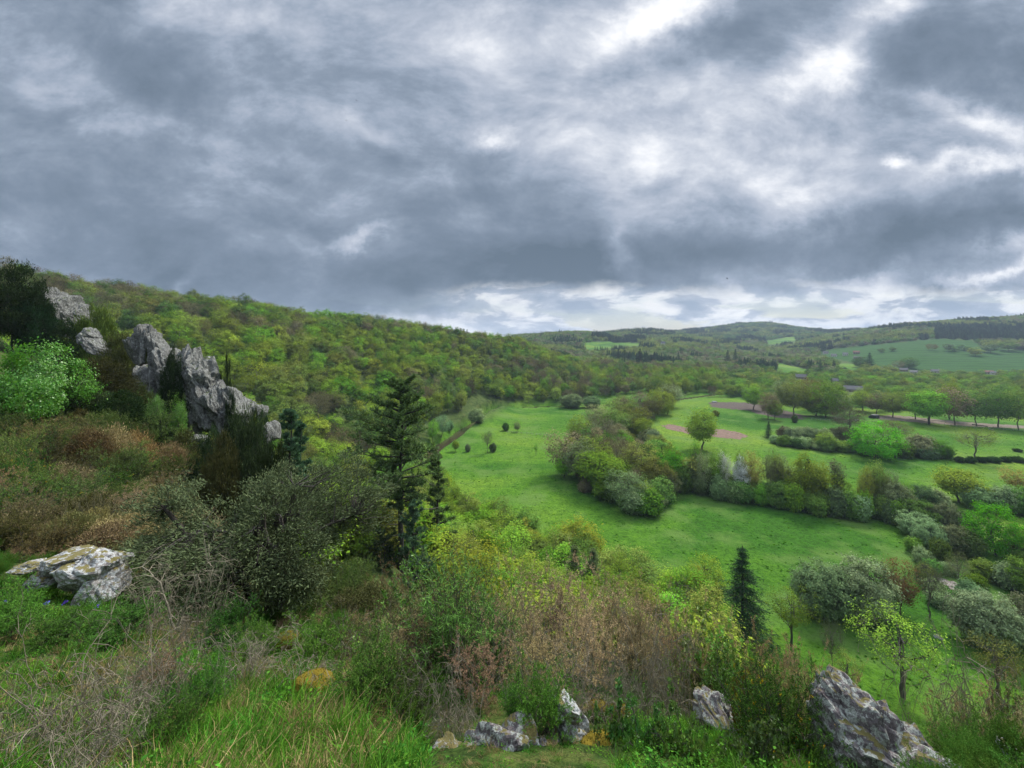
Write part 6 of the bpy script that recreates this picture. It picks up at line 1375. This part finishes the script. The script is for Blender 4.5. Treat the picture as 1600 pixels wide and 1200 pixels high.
# cumulus relief near the horizon
lmap = ns.new('ShaderNodeMapping'); lmap.inputs['Scale'].default_value = (6.5, 19.0, 1); ls.new(cu.outputs[0], lmap.inputs[0]); nl = noise_n(ns, ls, lmap.outputs[0], 1.0, 8, 0.55, 0.3)
cr2 = ramp(ns, [(0.38, (0.33, 0.41, 0.53)), (0.48, (0.50, 0.56, 0.66)), (0.51, (0.74, 0.77, 0.83)), (0.56, (0.92, 0.94, 0.96)), (0.62, (1.0, 1.0, 1.0))]); ls.new(nl.outputs[0], cr2.inputs[0])
lowm = ramp(ns, [(0.105, (1, 1, 1)), (0.142, (0, 0, 0))]); ls.new(math_(ns, ls, 'MULTIPLY_ADD', math_(ns, ls, 'SUBTRACT', wn2.outputs[0], 0.5), 0.12, el), lowm.inputs[0])
rgt = ramp(ns, [(0.38, (0, 0, 0)), (0.47, (1, 1, 1))]); ls.new(math_(ns, ls, 'MULTIPLY_ADD', X, 0.5, 0.5), rgt.inputs[0])
cc = mixc(ns, ls, math_(ns, ls, 'MULTIPLY', math_(ns, ls, 'MULTIPLY', lowm.outputs[0], rgt.outputs[0]), 0.85), cr.outputs[0], cr2.outputs[0])
# unseen cloud overhead boosted by ZEN to light the land, overcast skies brightening there
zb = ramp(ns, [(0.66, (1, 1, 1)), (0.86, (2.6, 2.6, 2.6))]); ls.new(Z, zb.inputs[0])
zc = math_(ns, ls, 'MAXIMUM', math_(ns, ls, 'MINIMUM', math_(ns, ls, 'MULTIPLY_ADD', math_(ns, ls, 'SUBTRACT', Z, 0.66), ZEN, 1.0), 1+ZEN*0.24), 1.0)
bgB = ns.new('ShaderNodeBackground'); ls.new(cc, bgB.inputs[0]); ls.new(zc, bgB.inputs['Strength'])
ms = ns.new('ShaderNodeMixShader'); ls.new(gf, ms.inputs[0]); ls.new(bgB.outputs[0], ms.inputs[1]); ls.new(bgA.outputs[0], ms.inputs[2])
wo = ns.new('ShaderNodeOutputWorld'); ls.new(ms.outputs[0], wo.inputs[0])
wd.cycles.sampling_method = 'MANUAL'; wd.cycles.sample_map_resolution = 512

sl = bpy.data.lights.new('sun', 'SUN'); sl.energy = SUNP; sl.angle = math.radians(14); sl.color = (1, 0.955, 0.88)
so = bpy.data.objects.new('sun', sl); COL.objects.link(so)
dv = Vector((math.sin(SUN_AZ)*math.cos(SUN_EL), math.cos(SUN_AZ)*math.cos(SUN_EL), math.sin(SUN_EL)))
so.rotation_euler = dv.to_track_quat('Z', 'Y').to_euler(); so.location = dv*300

# ------------------------------------------------------------------ haze
if HAZE > 0:
    hm, ns, ls = nt('haze'); pv = ns.new('ShaderNodeVolumePrincipled'); pv.inputs['Density'].default_value = HAZE; pv.inputs['Color'].default_value = (0.62, 0.76, 0.95, 1); pv.inputs['Anisotropy'].default_value = 0.1
    o = ns.new('ShaderNodeOutputMaterial'); ls.new(pv.outputs[0], o.inputs['Volume'])
    m = MB(); vv = np.array([[i, j, k] for k in (-8, 245) for j in (-5300, 5300) for i in (-5300, 5300)], float)
    m.add(vv, [[0,2,3,1],[4,5,7,6],[0,1,5,4],[2,6,7,3],[0,4,6,2],[1,3,7,5]])
    mark(obj('haze', m.mesh('haze', hm)), 'thin bluish air over the whole valley', None, None, 'stuff')

# ------------------------------------------------------------------ camera and output
cam = bpy.data.cameras.new('camera'); cam.sensor_width = 36; cam.lens = 36*F/1600; cam.shift_y = -(600-HY)/1600
cam.clip_start = 0.05; cam.clip_end = 30000
co = bpy.data.objects.new('camera', cam); COL.objects.link(co); co.location = (0, 0, EYE); co.rotation_euler = (math.pi/2, 0, 0)
scene.camera = co
vs_ = scene.view_settings; vs_.view_transform = 'Standard'; vs_.look = 'None'; vs_.gamma = 1; vs_.use_curve_mapping = False; vs_.exposure = EXPO
cy = scene.cycles; cy.max_bounces = 5; cy.diffuse_bounces = 3; cy.glossy_bounces = 2; cy.transmission_bounces = 3; cy.volume_bounces = 0
cy.use_adaptive_sampling = True; cy.adaptive_threshold = 0.02; cy.use_denoising = DENO; cy.sample_clamp_indirect = 4
try: cy.denoising_prefilter = 'ACCURATE'; cy.denoising_input_passes = 'RGB_ALBEDO_NORMAL'
except Exception: pass
scene.render.use_persistent_data = False
